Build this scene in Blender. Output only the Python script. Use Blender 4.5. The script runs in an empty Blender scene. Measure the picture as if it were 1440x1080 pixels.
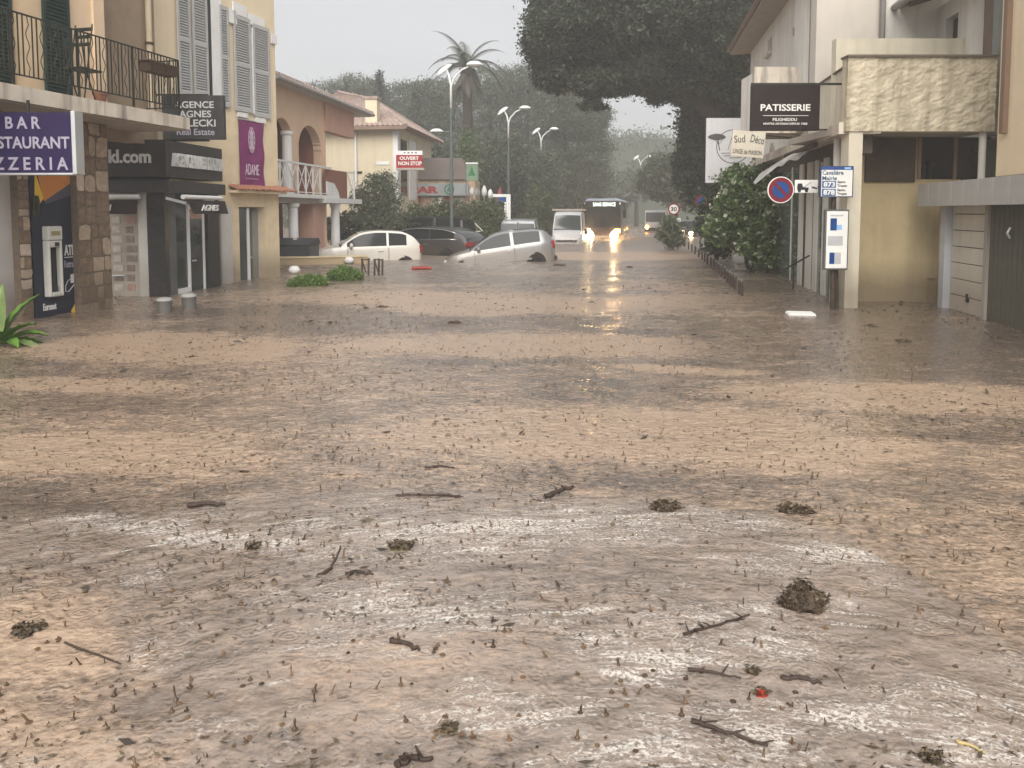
import bpy, math, random
import numpy as np
from mathutils import Vector, Matrix
R = math.radians
rng = np.random.default_rng(7)
random.seed(7)
SC = bpy.context.scene
COL = SC.collection

# ---------------------------------------------------------------- camera, sky, sun, exposure
FPX, CX, CY, EYE, PITCH = 1082.0, 720.0, 374.0, 1.6, R(4.0)
cam_d = bpy.data.cameras.new('camera'); cam = bpy.data.objects.new('camera', cam_d); COL.objects.link(cam)
cam.location = (0, 0, EYE); cam.rotation_euler = (R(90) - PITCH, 0, 0)
cam_d.sensor_width = 36; cam_d.lens = 36 * FPX / 1440; cam_d.shift_y = -(540 - CY) / 1440
cam_d.clip_start = .05; cam_d.clip_end = 3000
SC.camera = cam
W = bpy.data.worlds.new('World'); SC.world = W; W.use_nodes = True
nt = W.node_tree; bg = nt.nodes['Background']
sky = nt.nodes.new('ShaderNodeTexSky'); sky.sky_type = 'NISHITA'; sky.sun_disc = False
sky.sun_elevation = R(40); sky.sun_rotation = R(172); sky.air_density = 1.0; sky.dust_density = 6.0; sky.ozone_density = 1.0
hs = nt.nodes.new('ShaderNodeHueSaturation'); hs.inputs['Saturation'].default_value = .10
mxs = nt.nodes.new('ShaderNodeMix'); mxs.data_type = 'RGBA'; mxs.inputs[0].default_value = .62
mxs.inputs[7].default_value = (5.6, 5.75, 5.95, 1)       # even cloud deck
ctx = nt.nodes.new('ShaderNodeTexCoord'); cmp_ = nt.nodes.new('ShaderNodeMapping'); cmp_.inputs['Scale'].default_value = (1.6, 1.6, 5.0)
cn_ = nt.nodes.new('ShaderNodeTexNoise'); cn_.inputs['Scale'].default_value = 1.5; cn_.inputs['Detail'].default_value = 4
crm = nt.nodes.new('ShaderNodeMix'); crm.data_type = 'RGBA'; crm.inputs[6].default_value = (4.9, 5.05, 5.25, 1); crm.inputs[7].default_value = (6.2, 6.35, 6.55, 1)   # soft cloud tone
nt.links.new(ctx.outputs['Generated'], cmp_.inputs[0]); nt.links.new(cmp_.outputs[0], cn_.inputs['Vector']); nt.links.new(cn_.outputs[0], crm.inputs[0]); nt.links.new(crm.outputs[2], mxs.inputs[7])
nt.links.new(sky.outputs[0], hs.inputs['Color']); nt.links.new(hs.outputs[0], mxs.inputs[6])
nt.links.new(mxs.outputs[2], bg.inputs[0]); bg.inputs[1].default_value = .05
sun_d = bpy.data.lights.new('sun', 'SUN'); sun_d.energy = 1.5; sun_d.angle = R(60); sun_d.color = (1, .94, .86)
sun = bpy.data.objects.new('sun', sun_d); COL.objects.link(sun)
sun.rotation_euler = (R(50), 0, R(-8))
SC.view_settings.view_transform = 'Standard'; SC.view_settings.look = 'None'
SC.view_settings.exposure = 1.62; SC.view_settings.gamma = 1
SC.cycles.use_denoising = True; SC.cycles.use_adaptive_sampling = True; SC.cycles.adaptive_threshold = .025
SC.cycles.max_bounces = 5; SC.cycles.diffuse_bounces = 3; SC.cycles.glossy_bounces = 2; SC.cycles.transmission_bounces = 2; SC.cycles.volume_bounces = 1; SC.cycles.transparent_max_bounces = 8
SC.cycles.sample_clamp_indirect = 4

# ---------------------------------------------------------------- helpers: measuring
def ray(px, py):
    u = (px - CX) / FPX; v = (CY - py) / FPX
    return Vector((u, math.cos(PITCH) + v * math.sin(PITCH), -math.sin(PITCH) + v * math.cos(PITCH)))
def G(px, py, z=0.0):
    d = ray(px, py); t = (z - EYE) / d.z
    return Vector((d.x * t, d.y * t, z))
def at(px, py, Y):
    d = ray(px, py); t = Y / d.y
    return Vector((d.x * t, Y, EYE + d.z * t))
class Frame:                      # local x runs right as seen from the street, y into the building
    def __init__(s, o, phi):
        s.o = Vector((o[0], o[1], 0)); s.phi = phi
        s.M = Matrix.Translation(s.o) @ Matrix.Rotation(phi, 4, 'Z'); s.I = s.M.inverted()
    def hit(s, px, py, off=0.0):
        o = s.I @ Vector((0, 0, EYE)); d = s.I.to_3x3() @ ray(px, py)
        t = (off - o.y) / d.y; p = o + d * t
        return p.x, p.z
    def x(s, px, py=300, off=0.0): return s.hit(px, py, off)[0]
    def z(s, px, py, off=0.0): return s.hit(px, py, off)[1]
def front(Y): return Frame((0, Y), 0.0)

# ---------------------------------------------------------------- helpers: objects
def tag(o, label=None, cat=None, group=None, kind=None):
    if label: o['label'] = label
    if cat: o['category'] = cat
    if group: o['group'] = group
    if kind: o['kind'] = kind
    return o
def thing(name, label, cat, fr=None, loc=None, rz=0.0, group=None, M=None):
    o = bpy.data.objects.new(name, None); COL.objects.link(o); o.empty_display_size = .2
    if fr is not None: M = fr.M
    if M is None: M = Matrix.Translation(Vector(loc or (0, 0, 0))) @ Matrix.Rotation(rz, 4, 'Z')
    o.matrix_basis = M
    return tag(o, label, cat, group)
def wmat(o):
    m = o.matrix_basis.copy()
    while o.parent: o = o.parent; m = o.matrix_basis @ m
    return m
def copy_tree(o, parent=None):
    c = o.copy(); COL.objects.link(c); c.parent = parent
    for ch in list(o.children): copy_tree(ch, c)
    return c
class MB:
    def __init__(s): s.v = []; s.f = []
    def add(s, vs, fs):
        n = len(s.v); s.v += [tuple(p) for p in vs]; s.f += [tuple(i + n for i in f) for f in fs]; return s
    def box(s, x0, x1, y0, y1, z0, z1):
        x0, x1 = min(x0, x1), max(x0, x1); y0, y1 = min(y0, y1), max(y0, y1); z0, z1 = min(z0, z1), max(z0, z1)
        return s.add([(x0,y0,z0),(x1,y0,z0),(x1,y1,z0),(x0,y1,z0),(x0,y0,z1),(x1,y0,z1),(x1,y1,z1),(x0,y1,z1)],
                     [(0,3,2,1),(4,5,6,7),(0,1,5,4),(1,2,6,5),(2,3,7,6),(3,0,4,7)])
    def bar(s, p, q, w, d=None, up=(0, 0, 1)):
        p, q = Vector(p), Vector(q); d = d or w; a = (q - p).normalized(); u = Vector(up)
        if abs(a.dot(u)) > .95: u = Vector((0, 1, 0))
        b = a.cross(u).normalized() * w / 2; c = b.cross(a).normalized() * d / 2
        return s.add([p-b-c,p+b-c,p+b+c,p-b+c,q-b-c,q+b-c,q+b+c,q-b+c],
                     [(0,1,2,3),(4,7,6,5),(0,4,5,1),(1,5,6,2),(2,6,7,3),(3,7,4,0)])
    def tube(s, pts, r, n=8):
        pts = [Vector(p) for p in pts]; m = len(pts)
        rs = r if isinstance(r, (list, tuple)) else [r] * m
        vs = []; prev = None
        for i, p in enumerate(pts):
            a = (pts[min(i+1, m-1)] - pts[max(i-1, 0)]).normalized()
            u = prev if prev is not None else (Vector((1, 0, 0)) if abs(a.x) < .9 else Vector((0, 1, 0)))
            b = (u - a * a.dot(u)).normalized(); prev = b; c = a.cross(b)
            vs += [p + (b * math.cos(2*math.pi*k/n) + c * math.sin(2*math.pi*k/n)) * rs[i] for k in range(n)]
        fs = [(i*n+k, i*n+(k+1) % n, (i+1)*n+(k+1) % n, (i+1)*n+k) for i in range(m-1) for k in range(n)]
        fs += [tuple(range(n))[::-1], tuple((m-1)*n+k for k in range(n))]
        return s.add(vs, fs)
    def lathe(s, prof, n=16, c=(0, 0, 0), axis='z'):
        vs = []
        for r, z in prof:
            for k in range(n):
                a = 2*math.pi*k/n; x, y = r*math.cos(a), r*math.sin(a)
                p = (x, y, z) if axis == 'z' else ((x, z, y) if axis == 'y' else (z, x, y))
                vs.append((p[0]+c[0], p[1]+c[1], p[2]+c[2]))
        m = len(prof)
        fs = [(i*n+k, i*n+(k+1) % n, (i+1)*n+(k+1) % n, (i+1)*n+k) for i in range(m-1) for k in range(n)]
        fs += [tuple(range(n))[::-1], tuple((m-1)*n+k for k in range(n))]
        return s.add(vs, fs)
    def prism(s, poly, y0, y1):              # polygon in (x, z), extruded along y
        n = len(poly)
        vs = [(x, y0, z) for x, z in poly] + [(x, y1, z) for x, z in poly]
        return s.add(vs, [tuple(range(n)), tuple(range(2*n-1, n-1, -1))] + [((i+1) % n, i, n+i, n+(i+1) % n) for i in range(n)])
    def ring(s, cx, cz, r0, r1, y0, y1, n=32):
        vs = []
        for y in (y0, y1):
            for r in (r0, r1):
                vs += [(cx + r*math.cos(2*math.pi*k/n), y, cz + r*math.sin(2*math.pi*k/n)) for k in range(n)]
        fs = []
        for k in range(n):
            j = (k+1) % n
            fs += [(k, n+k, n+j, j), (2*n+k, 2*n+j, 3*n+j, 3*n+k), (n+k, 3*n+k, 3*n+j, n+j), (k, j, 2*n+j, 2*n+k)]
        return s.add(vs, fs)
    def disc(s, cx, cz, r, y0, y1, n=32):
        return s.prism([(cx + r*math.cos(2*math.pi*k/n), cz + r*math.sin(2*math.pi*k/n)) for k in range(n)], y0, y1)
    def grid(s, P, closed=False):
        n = len(P[0]); vs = [p for row in P for p in row]
        fs = [(i*n+j, i*n+(j+1) % n, (i+1)*n+(j+1) % n, (i+1)*n+j) for i in range(len(P)-1) for j in range(n if closed else n-1)]
        return s.add(vs, fs)
    def build(s, name, mat, parent=None, fr=None, smooth=False, M=None, bevel=0, label=None):
        me = bpy.data.meshes.new(name)
        if fr is not None: M = fr.M
        vs = s.v
        if M is not None:
            if parent is not None: M = wmat(parent).inverted() @ M
            vs = [tuple(M @ Vector(p)) for p in s.v]
        me.from_pydata(vs, [], s.f); me.update()
        if smooth is True: me.polygons.foreach_set('use_smooth', [True] * len(me.polygons))
        elif smooth: me.set_sharp_from_angle(angle=R(smooth))
        if smooth and smooth is not True:
            me.polygons.foreach_set('use_smooth', [True] * len(me.polygons)); me.set_sharp_from_angle(angle=R(smooth))
        me.materials.append(mat)
        o = bpy.data.objects.new(name, me); COL.objects.link(o); o.parent = parent
        if bevel:
            b = o.modifiers.new('bevel', 'BEVEL'); b.width = bevel; b.segments = 2; b.limit_method = 'ANGLE'
        if label: o['label'] = label
        return o
def B(x0, x1, y0, y1, z0, z1): return MB().box(x0, x1, y0, y1, z0, z1)
def npmesh(name, V, Fq, mat, parent=None, smooth=False):   # numpy verts (N,3), faces (M,k)
    me = bpy.data.meshes.new(name); k = Fq.shape[1]
    me.vertices.add(len(V)); me.vertices.foreach_set('co', V.astype(np.float32).ravel())
    me.loops.add(Fq.size); me.loops.foreach_set('vertex_index', Fq.astype(np.int32).ravel())
    me.polygons.add(len(Fq)); me.polygons.foreach_set('loop_start', np.arange(0, Fq.size, k, dtype=np.int32))
    if smooth: me.polygons.foreach_set('use_smooth', np.ones(len(Fq), bool))
    me.update(calc_edges=True); me.materials.append(mat)
    o = bpy.data.objects.new(name, me); COL.objects.link(o); o.parent = parent
    return o
def text(parent, s, x0, x1, z0, z1, y, mat, fr=None, bold=.012, ext=.006, shear=0.0, name='lettering', label=None, M=None):
    cu = bpy.data.curves.new('t', 'FONT'); cu.body = s; cu.offset = bold; cu.resolution_u = 3; cu.shear = shear
    ob = bpy.data.objects.new('t', cu); COL.objects.link(ob)
    dg = bpy.context.evaluated_depsgraph_get()
    me = bpy.data.meshes.new_from_object(ob.evaluated_get(dg)); bpy.data.objects.remove(ob); bpy.data.curves.remove(cu)
    v = np.empty(len(me.vertices) * 3, np.float32); me.vertices.foreach_get('co', v); v = v.reshape(-1, 3)
    mn, mx = v.min(0), v.max(0); sx = (x1-x0)/(mx[0]-mn[0]); sz = (z1-z0)/(mx[1]-mn[1])
    vs = [((p[0]-mn[0])*sx + x0, y - ext, (p[1]-mn[1])*sz + z0) for p in v]
    fs = [tuple(p.vertices) for p in me.polygons]; bpy.data.meshes.remove(me)
    m = MB(); m.add(vs, fs); n = len(vs)
    cnt = {}
    for f in fs:
        for a, b in zip(f, f[1:] + f[:1]): cnt[(a, b)] = 1
    m.v += [(p[0], y, p[2]) for p in vs]
    m.f += [(b, a, a+n, b+n) for (a, b) in cnt if (b, a) not in cnt]
    return m.build(name, mat, parent, fr=fr, M=M, label=label)

# ---------------------------------------------------------------- helpers: noise
def hash2(ix, iy, seed):
    h = (ix.astype(np.int64) * 374761393 + iy.astype(np.int64) * 668265263 + seed * 69069) & 0xffffffff
    h = ((h ^ (h >> 13)) * 1274126177) & 0xffffffff
    return ((h ^ (h >> 16)) & 0xffff) / 65535.0
def vnoise(x, y, seed=0):
    ix, iy = np.floor(x), np.floor(y); fx, fy = x-ix, y-iy
    fx = fx*fx*fx*(fx*(fx*6-15)+10); fy = fy*fy*fy*(fy*(fy*6-15)+10)
    a, b = hash2(ix, iy, seed), hash2(ix+1, iy, seed); c, d = hash2(ix, iy+1, seed), hash2(ix+1, iy+1, seed)
    return (a + (b-a)*fx) * (1-fy) + (c + (d-c)*fx) * fy
def fbm(x, y, seed=0, oct=4):
    t = 0; a = .5
    for k in range(oct):
        t = t + a * vnoise(x, y, seed + k*17); x = x*2.03 + 11.3; y = y*2.03 - 7.7; a *= .5
    return t / (1 - .5**oct)

# ---------------------------------------------------------------- materials
MATS = {}
def nodes(name):
    m = bpy.data.materials.new(name); m.use_nodes = True; t = m.node_tree
    return m, t, t.nodes['Principled BSDF']
def mat(name, col, rough=.6, var=.12, scale=2.5, bump=.0, bscale=40, streak=0.0, scol=None, metal=0.0, coat=0.0, spec=.22, sscale=(5, 5, .35), st0=.48, grime=0.0, gcol=(.12, .09, .06), emit=None):
    if name in MATS: return MATS[name]
    m, t, p = nodes(name); L = t.links.new
    tc = t.nodes.new('ShaderNodeTexCoord')
    n1 = t.nodes.new('ShaderNodeTexNoise'); n1.inputs['Scale'].default_value = scale; n1.inputs['Detail'].default_value = 6; n1.inputs['Roughness'].default_value = .6
    L(tc.outputs['Object'], n1.inputs['Vector'])
    mx = t.nodes.new('ShaderNodeMix'); mx.data_type = 'RGBA'
    mr = t.nodes.new('ShaderNodeMapRange'); mr.inputs[1].default_value = .3; mr.inputs[2].default_value = .7
    L(n1.outputs[0], mr.inputs[0]); L(mr.outputs[0], mx.inputs[0])
    mx.inputs[6].default_value = tuple(c*(1-var) for c in col) + (1,)
    mx.inputs[7].default_value = tuple(min(1, c*(1+var)) for c in col) + (1,)
    out = mx.outputs[2]
    if streak:
        mp = t.nodes.new('ShaderNodeMapping'); mp.inputs['Scale'].default_value = sscale
        n2 = t.nodes.new('ShaderNodeTexNoise'); n2.inputs['Scale'].default_value = 1.0; n2.inputs['Detail'].default_value = 5
        L(tc.outputs['Object'], mp.inputs[0]); L(mp.outputs[0], n2.inputs['Vector'])
        r2 = t.nodes.new('ShaderNodeMapRange'); r2.inputs[1].default_value = st0; r2.inputs[2].default_value = st0 + .27; r2.inputs[4].default_value = streak
        L(n2.outputs[0], r2.inputs[0])
        m2 = t.nodes.new('ShaderNodeMix'); m2.data_type = 'RGBA'
        L(r2.outputs[0], m2.inputs[0]); L(out, m2.inputs[6]); m2.inputs[7].default_value = (scol or tuple(c*.35 for c in col)) + (1,)
        out = m2.outputs[2]
    if grime:            # splashed mud above the flood line
        sp = t.nodes.new('ShaderNodeSeparateXYZ'); geo = t.nodes.new('ShaderNodeNewGeometry'); L(geo.outputs['Position'], sp.inputs[0])
        r3 = t.nodes.new('ShaderNodeMapRange'); r3.inputs[1].default_value = .5; r3.inputs[2].default_value = 0.0; r3.inputs[4].default_value = grime
        ad = t.nodes.new('ShaderNodeMath'); ad.operation = 'MULTIPLY_ADD'; L(n1.outputs[0], ad.inputs[0]); ad.inputs[1].default_value = -.5; L(sp.outputs[2], ad.inputs[2])
        L(ad.outputs[0], r3.inputs[0]); m3 = t.nodes.new('ShaderNodeMix'); m3.data_type = 'RGBA'
        L(r3.outputs[0], m3.inputs[0]); L(out, m3.inputs[6]); m3.inputs[7].default_value = gcol + (1,); out = m3.outputs[2]
    L(out, p.inputs['Base Color'])
    p.inputs['Roughness'].default_value = rough; p.inputs['Metallic'].default_value = metal
    p.inputs['Coat Weight'].default_value = coat; p.inputs['Coat Roughness'].default_value = .08
    p.inputs['Specular IOR Level'].default_value = spec
    if bump:
        n3 = t.nodes.new('ShaderNodeTexNoise'); n3.inputs['Scale'].default_value = bscale; n3.inputs['Detail'].default_value = 4
        L(tc.outputs['Object'], n3.inputs['Vector'])
        bp = t.nodes.new('ShaderNodeBump'); bp.inputs['Strength'].default_value = bump; bp.inputs['Distance'].default_value = .03
        L(n3.outputs[0], bp.inputs['Height']); L(bp.outputs[0], p.inputs['Normal'])
    if emit:
        p.inputs['Emission Color'].default_value = emit[:3] + (1,); p.inputs['Emission Strength'].default_value = emit[3]
    MATS[name] = m
    return m
def leafmat(name, a, b, rough=.55, trans=.25):
    m, t, p = nodes(name); L = t.links.new
    g = t.nodes.new('ShaderNodeNewGeometry'); mx = t.nodes.new('ShaderNodeMix'); mx.data_type = 'RGBA'
    L(g.outputs['Random Per Island'], mx.inputs[0]); mx.inputs[6].default_value = a + (1,); mx.inputs[7].default_value = b + (1,)
    L(mx.outputs[2], p.inputs['Base Color']); p.inputs['Roughness'].default_value = rough
    tr = t.nodes.new('ShaderNodeBsdfTranslucent'); L(mx.outputs[2], tr.inputs[0])
    ms = t.nodes.new('ShaderNodeMixShader'); ms.inputs[0].default_value = trans
    L(p.outputs[0], ms.inputs[1]); L(tr.outputs[0], ms.inputs[2]); L(ms.outputs[0], t.nodes['Material Output'].inputs[0])
    return m
def glassmat(name, col=(.02, .025, .03), rough=.06):
    m = mat(name, col, rough=rough, var=.25, scale=1.2, spec=.8); return m

yellow = mat('yellow_render', (.70, .58, .40), .85, .10, 3, bump=.55, bscale=22, streak=.12, grime=.6)
peach = mat('peach_render', (.72, .55, .38), .85, .06, 1.2, bump=.08, streak=.10)
cream_up = mat('smooth_cream_render', (.71, .60, .43), .85, .06, 1.2, bump=.08, streak=.10)
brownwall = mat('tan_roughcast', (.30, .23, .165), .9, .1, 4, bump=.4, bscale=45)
stained = mat('stained_white_concrete', (.60, .54, .46), .8, .12, 3, bump=.15, streak=.75, scol=(.10, .085, .07), sscale=(7, 7, .8))
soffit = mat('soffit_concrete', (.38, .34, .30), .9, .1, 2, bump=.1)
stoneA = mat('stone_brown', (.19, .135, .095), .7, .35, 9, bump=.5, bscale=18, grime=.65)
stoneB = mat('stone_tan', (.36, .28, .205), .7, .25, 9, bump=.4, bscale=18, grime=.65)
stoneC = mat('stone_pink', (.47, .38, .32), .7, .15, 9, bump=.3, bscale=18, grime=.65)
mortar = mat('mortar', (.15, .115, .085), .9, .2, 12, bump=.3)
greyp = mat('grey_paint', (.42, .40, .38), .7, .08, 2, streak=.15, grime=.65)
green_sh = mat('dark_green_paint', (.018, .040, .034), .5, .2, 4)
grey_sh = mat('grey_shutter_paint', (.40, .405, .40), .55, .06, 5)
iron = mat('wrought_iron', (.025, .028, .022), .5, .3, 10)
rust = mat('brown_iron', (.07, .045, .03), .7, .3, 12)
purple = mat('purple_panel', (.017, .008, .055), .5, .12, 6, streak=.15)
greylet = mat('pale_lettering', (.33, .31, .38), .5, .1, 9)
white = mat('white_paint', (.72, .72, .71), .45, .05, 3, streak=.12)
whitew = mat('white_wall', (.68, .66, .62), .85, .07, 1.3, bump=.1, streak=.3, scol=(.25, .23, .20))
alu = mat('aluminium', (.55, .56, .57), .35, .05, 3, metal=.6)
black = mat('anthracite_panel', (.035, .035, .037), .45, .15, 4, streak=.25, scol=(.09, .085, .08))
blackw = mat('black_stone_column', (.025, .024, .025), .35, .4, 10)
navy = mat('navy_vinyl', (.017, .021, .042), .4, .12, 3)
orange = mat('orange_vinyl', (.52, .20, .05), .45, .06, 3)
yellowv = mat('yellow_vinyl', (.70, .46, .04), .45, .06, 3)
slatev = mat('slate_vinyl', (.07, .07, .10), .45, .06, 3)
shopglass = mat('shop_glass', (.045, .052, .050), .06, .4, 1.0, spec=.5)
darkglass = mat('dark_glass', (.012, .014, .015), .07, .3, 1.5, spec=.4)
display = mat('display_beige', (.33, .29, .24), .3, .15, 2)
poster1 = mat('poster_pale', (.42, .38, .34), .4, .2, 12); poster2 = mat('poster_dark', (.20, .16, .14), .4, .3, 12); poster3 = mat('poster_red', (.40, .25, .20), .4, .3, 12)
plum = mat('plum_banner', (.19, .035, .13), .7, .10, 5, bump=.1, bscale=200)
tile = mat('terracotta_tile', (.36, .17, .11), .8, .35, 8, bump=.2, streak=.3)
pink = mat('salmon_render', (.55, .33, .25), .85, .08, 2, bump=.1, streak=.15)
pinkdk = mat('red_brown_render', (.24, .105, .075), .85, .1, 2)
ochre = mat('ochre_render', (.66, .475, .335), .85, .06, 2, streak=.1)
wcol = mat('white_column', (.74, .73, .73), .6, .04, 3, grime=.3)
creamh = mat('cream_house_render', (.62, .54, .40), .85, .06, 1, streak=.15)
rooft = mat('roof_tile_pinkish', (.32, .245, .215), .85, .3, 5, bump=.2)
lowwall = mat('low_wall_cream', (.55, .45, .28), .85, .1, 3, bump=.2, grime=.6, gcol=(.3, .22, .14))
plastic = mat('dark_grey_plastic', (.045, .05, .058), .45, .1, 3)
roughc = mat('rough_trowelled_render', (.55, .49, .375), .85, .16, 5, bump=.4, bscale=26, streak=.7, scol=(.23, .20, .13), sscale=(6, 6, .35), st0=.44)
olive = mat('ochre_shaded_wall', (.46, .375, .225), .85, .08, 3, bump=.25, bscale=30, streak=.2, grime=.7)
beigew = mat('beige_wall', (.54, .50, .45), .85, .06, 1.5, bump=.08, streak=.15)
creamr = mat('cream_wall_right', (.60, .555, .45), .85, .08, 2, bump=.12, streak=.35, scol=(.3, .27, .22), grime=.6)
brownbl = mat('brown_blind', (.055, .038, .027), .7, .3, 6)
pvc = mat('white_pvc', (.66, .645, .60), .5, .06, 3, streak=.1, grime=.3)
canopym = mat('grey_fibre_panel', (.42, .41, .39), .7, .10, 3, bump=.1, streak=.3)
garage = mat('garage_white', (.60, .565, .49), .5, .06, 2, streak=.2, grime=.5, gcol=(.28, .21, .14))
greendoor = mat('grey_green_door', (.105, .105, .085), .6, .2, 4, streak=.3, grime=.3)
peachr = mat('peach_wall_right', (.74, .62, .44), .85, .05, 1.2, bump=.06, streak=.10)
browntrim = mat('brown_trim', (.21, .14, .10), .6, .1, 3)
signred = mat('sign_red', (.17, .012, .02), .4, .1, 6); signblue = mat('sign_blue', (.008, .055, .20), .4, .1, 6); signwhite = mat('sign_white', (.72, .72, .70), .4, .05, 6)
redm = mat('red_board', (.30, .022, .022), .45, .08, 4); blackp = mat('black_print', (.02, .02, .02), .6, .1, 6)
billb = mat('billboard_white', (.66, .66, .68), .6, .05, 2, streak=.15)
chocolate = mat('chocolate_panel', (.016, .010, .010), .4, .15, 4)
wood = mat('dark_wet_wood', (.05, .035, .028), .55, .4, 8, bump=.4, bscale=30)
polem = mat('steel_pole', (.14, .135, .125), .5, .2, 6, metal=.3)
lampw = mat('lamp_white', (.62, .62, .61), .4, .05, 4); lampg = mat('lamp_pole_green_grey', (.09, .11, .105), .5, .15, 4)
bark = mat('bark', (.04, .03, .024), .9, .35, 6, bump=.6, bscale=12)

# ================================================================ the flood water
def splat(X, Y, px, py, rx, ry, soft=.35):           # a patch of the surface, laid out on the ground in metres
    c = G(px, py); a = G(px + rx, py); n = G(px, min(py + ry, 1500)); f = G(px, max(py - ry, 325))
    wx = (a - c).length
    dy = np.where(Y < c.y, (Y - c.y) / max(c.y - n.y, .1), (Y - c.y) / max(f.y - c.y, .1))
    k = c.x / c.y * .6
    dx = (X - c.x - (Y - c.y) * k) / wx
    d = np.sqrt(dx*dx + dy*dy)
    return np.clip((1 + soft - d) / (2*soft), 0, 1)
NR, NC = 620, 440
rows = 1.15 * (75/1.15) ** (np.arange(NR) / (NR-1)); us = np.linspace(-1, 1, NC)
Yg = np.repeat(rows[:, None], NC, 1); Xg = us[None, :] * (Yg * .85 + 1.6) + .05 * Yg
hz = .006 * (fbm(Xg*2.2 + .6*fbm(Xg*.8, Yg*.8, 5), Yg*3.4, 1, 3) - .5) * 2
hz += .0075 * (fbm(Xg*7 + 2*fbm(Xg, Yg, 9), Yg*13, 2, 3) - .5) * 2 * np.clip(1.3 - Yg/30, .25, 1)
hz += .012 * (fbm(Xg*.5, Yg*.9, 3, 2) - .5) * np.clip(Yg/10, .3, 1.5)
wx = Xg + 1.2*(fbm(Xg*.35, Yg*.35, 21, 4) - .5)*np.clip(Yg/6, .5, 3); wy = Yg + 1.4*(fbm(Xg*.3+9, Yg*.3, 31, 4) - .5)*np.clip(Yg/6, .5, 3)
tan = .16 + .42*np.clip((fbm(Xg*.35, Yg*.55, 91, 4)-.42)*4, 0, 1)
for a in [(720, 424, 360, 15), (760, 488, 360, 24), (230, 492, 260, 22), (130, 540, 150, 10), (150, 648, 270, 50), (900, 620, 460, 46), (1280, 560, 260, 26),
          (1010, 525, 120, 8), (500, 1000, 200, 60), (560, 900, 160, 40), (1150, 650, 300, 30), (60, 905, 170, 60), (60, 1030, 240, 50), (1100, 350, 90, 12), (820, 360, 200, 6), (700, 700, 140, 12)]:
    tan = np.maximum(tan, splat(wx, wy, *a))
edge = [G(*q) for q in ((-300, 760), (0, 722), (260, 709), (400, 693), (700, 687), (1000, 694), (1150, 718), (1260, 770), (1340, 850))]
yb_ = np.interp(Xg + .25*(fbm(Xg*1.3, Yg*1.3, 41, 4)-.5), [q.x for q in edge] + [2.05, 2.3], [q.y for q in edge] + [2.2, 0.5])
foam = np.clip((yb_ - Yg - .5*(fbm(Xg*1.6, Yg*1.6, 51, 4)-.5)*(.5 + 2.2*np.clip((Xg-.6)/1.2, 0, 1)))/(.10 + .45*np.clip((Xg-.6)/1.2, 0, 1)), 0, 1)
fzone = foam.copy(); foam = foam * (1 - .8*splat(wx, wy, 60, 930, 200, 110, .4))
tan = tan * (1 - .75*fzone) + .75*fzone*np.maximum(splat(wx, wy, 60, 905, 190, 70, .7), np.maximum(splat(wx, wy, 60, 1030, 260, 60, .7), .55*splat(wx, wy, 560, 930, 260, 60, .6)))
rc = np.sqrt((Xg-.35)**2 + ((Yg-.9)*1.15)**2); th_f = np.arctan2(Xg-.35, Yg-.9)
rw = rc + .22*(fbm(Xg*1.2, Yg*1.2, 61, 4)-.5)
strong = np.zeros_like(Xg)
for a in [(700, 735, 260, 22), (300, 755, 250, 10), (560, 835, 120, 40), (1000, 850, 200, 16), (900, 915, 70, 40), (1130, 735, 160, 14), (1180, 1000, 260, 30), (1380, 1060, 140, 40), (720, 985, 130, 30), (980, 1040, 180, 30), (1230, 790, 170, 20), (1060, 900, 120, 25)]:
    strong = np.maximum(strong, splat(wx, wy, *a, soft=.6))
dark = np.zeros_like(Xg)       # leaf litter, and dark reflections of the buildings painted into the colour
for a in [(120, 565, 260, 12), (1230, 480, 200, 35), (1380, 620, 120, 8), (60, 745, 200, 25), (250, 440, 160, 10), (380, 950, 100, 12), (1100, 425, 170, 10)]:
    dark = np.maximum(dark, splat(wx, wy, *a, soft=.5))
V = np.stack([Xg, Yg, hz], -1).reshape(-1, 3)
ii = (np.arange(NR-1)[:, None]*NC + np.arange(NC-1)[None, :]).ravel()
F4 = np.stack([ii, ii+1, ii+NC+1, ii+NC], 1)
big = np.array([(-170, -40, -.09), (170, -40, -.09), (170, 240, -.09), (-170, 240, -.09)], float)
F4 = np.vstack([F4, [[len(V), len(V)+1, len(V)+2, len(V)+3]]]); V = np.vstack([V, big])
wm, t, p = nodes('muddy_water'); L = t.links.new
def N(kind, **kw):
    n = t.nodes.new(kind)
    for k, v in kw.items(): setattr(n, k, v)
    return n
def attr(nm): n = N('ShaderNodeAttribute'); n.attribute_name = nm; return n.outputs['Fac']
def noise(vec, sc, det=4, ro=.6, dist=0.0):
    n = N('ShaderNodeTexNoise'); L(vec, n.inputs['Vector']); n.inputs['Scale'].default_value = sc; n.inputs['Detail'].default_value = det
    n.inputs['Roughness'].default_value = ro; n.inputs['Distortion'].default_value = dist; return n.outputs[0]
def mrange(v, a, b, c=0.0, d=1.0):
    n = N('ShaderNodeMapRange'); L(v, n.inputs[0])
    for i, x in enumerate((a, b, c, d)): n.inputs[i+1].default_value = x
    return n.outputs[0]
def mth(op, a, b, c=None):
    n = N('ShaderNodeMath', operation=op)
    for i, x in enumerate((a, b, c)):
        if x is None: continue
        if isinstance(x, (int, float)): n.inputs[i].default_value = x
        else: L(x, n.inputs[i])
    return n.outputs[0]
def mixc(f, a, b):
    n = N('ShaderNodeMix', data_type='RGBA'); L(f, n.inputs[0])
    for i, x in ((6, a), (7, b)):
        if isinstance(x, tuple): n.inputs[i].default_value = x + (1,)
        else: L(x, n.inputs[i])
    return n.outputs[2]
tc = N('ShaderNodeTexCoord'); ob = tc.outputs['Object']
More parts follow.
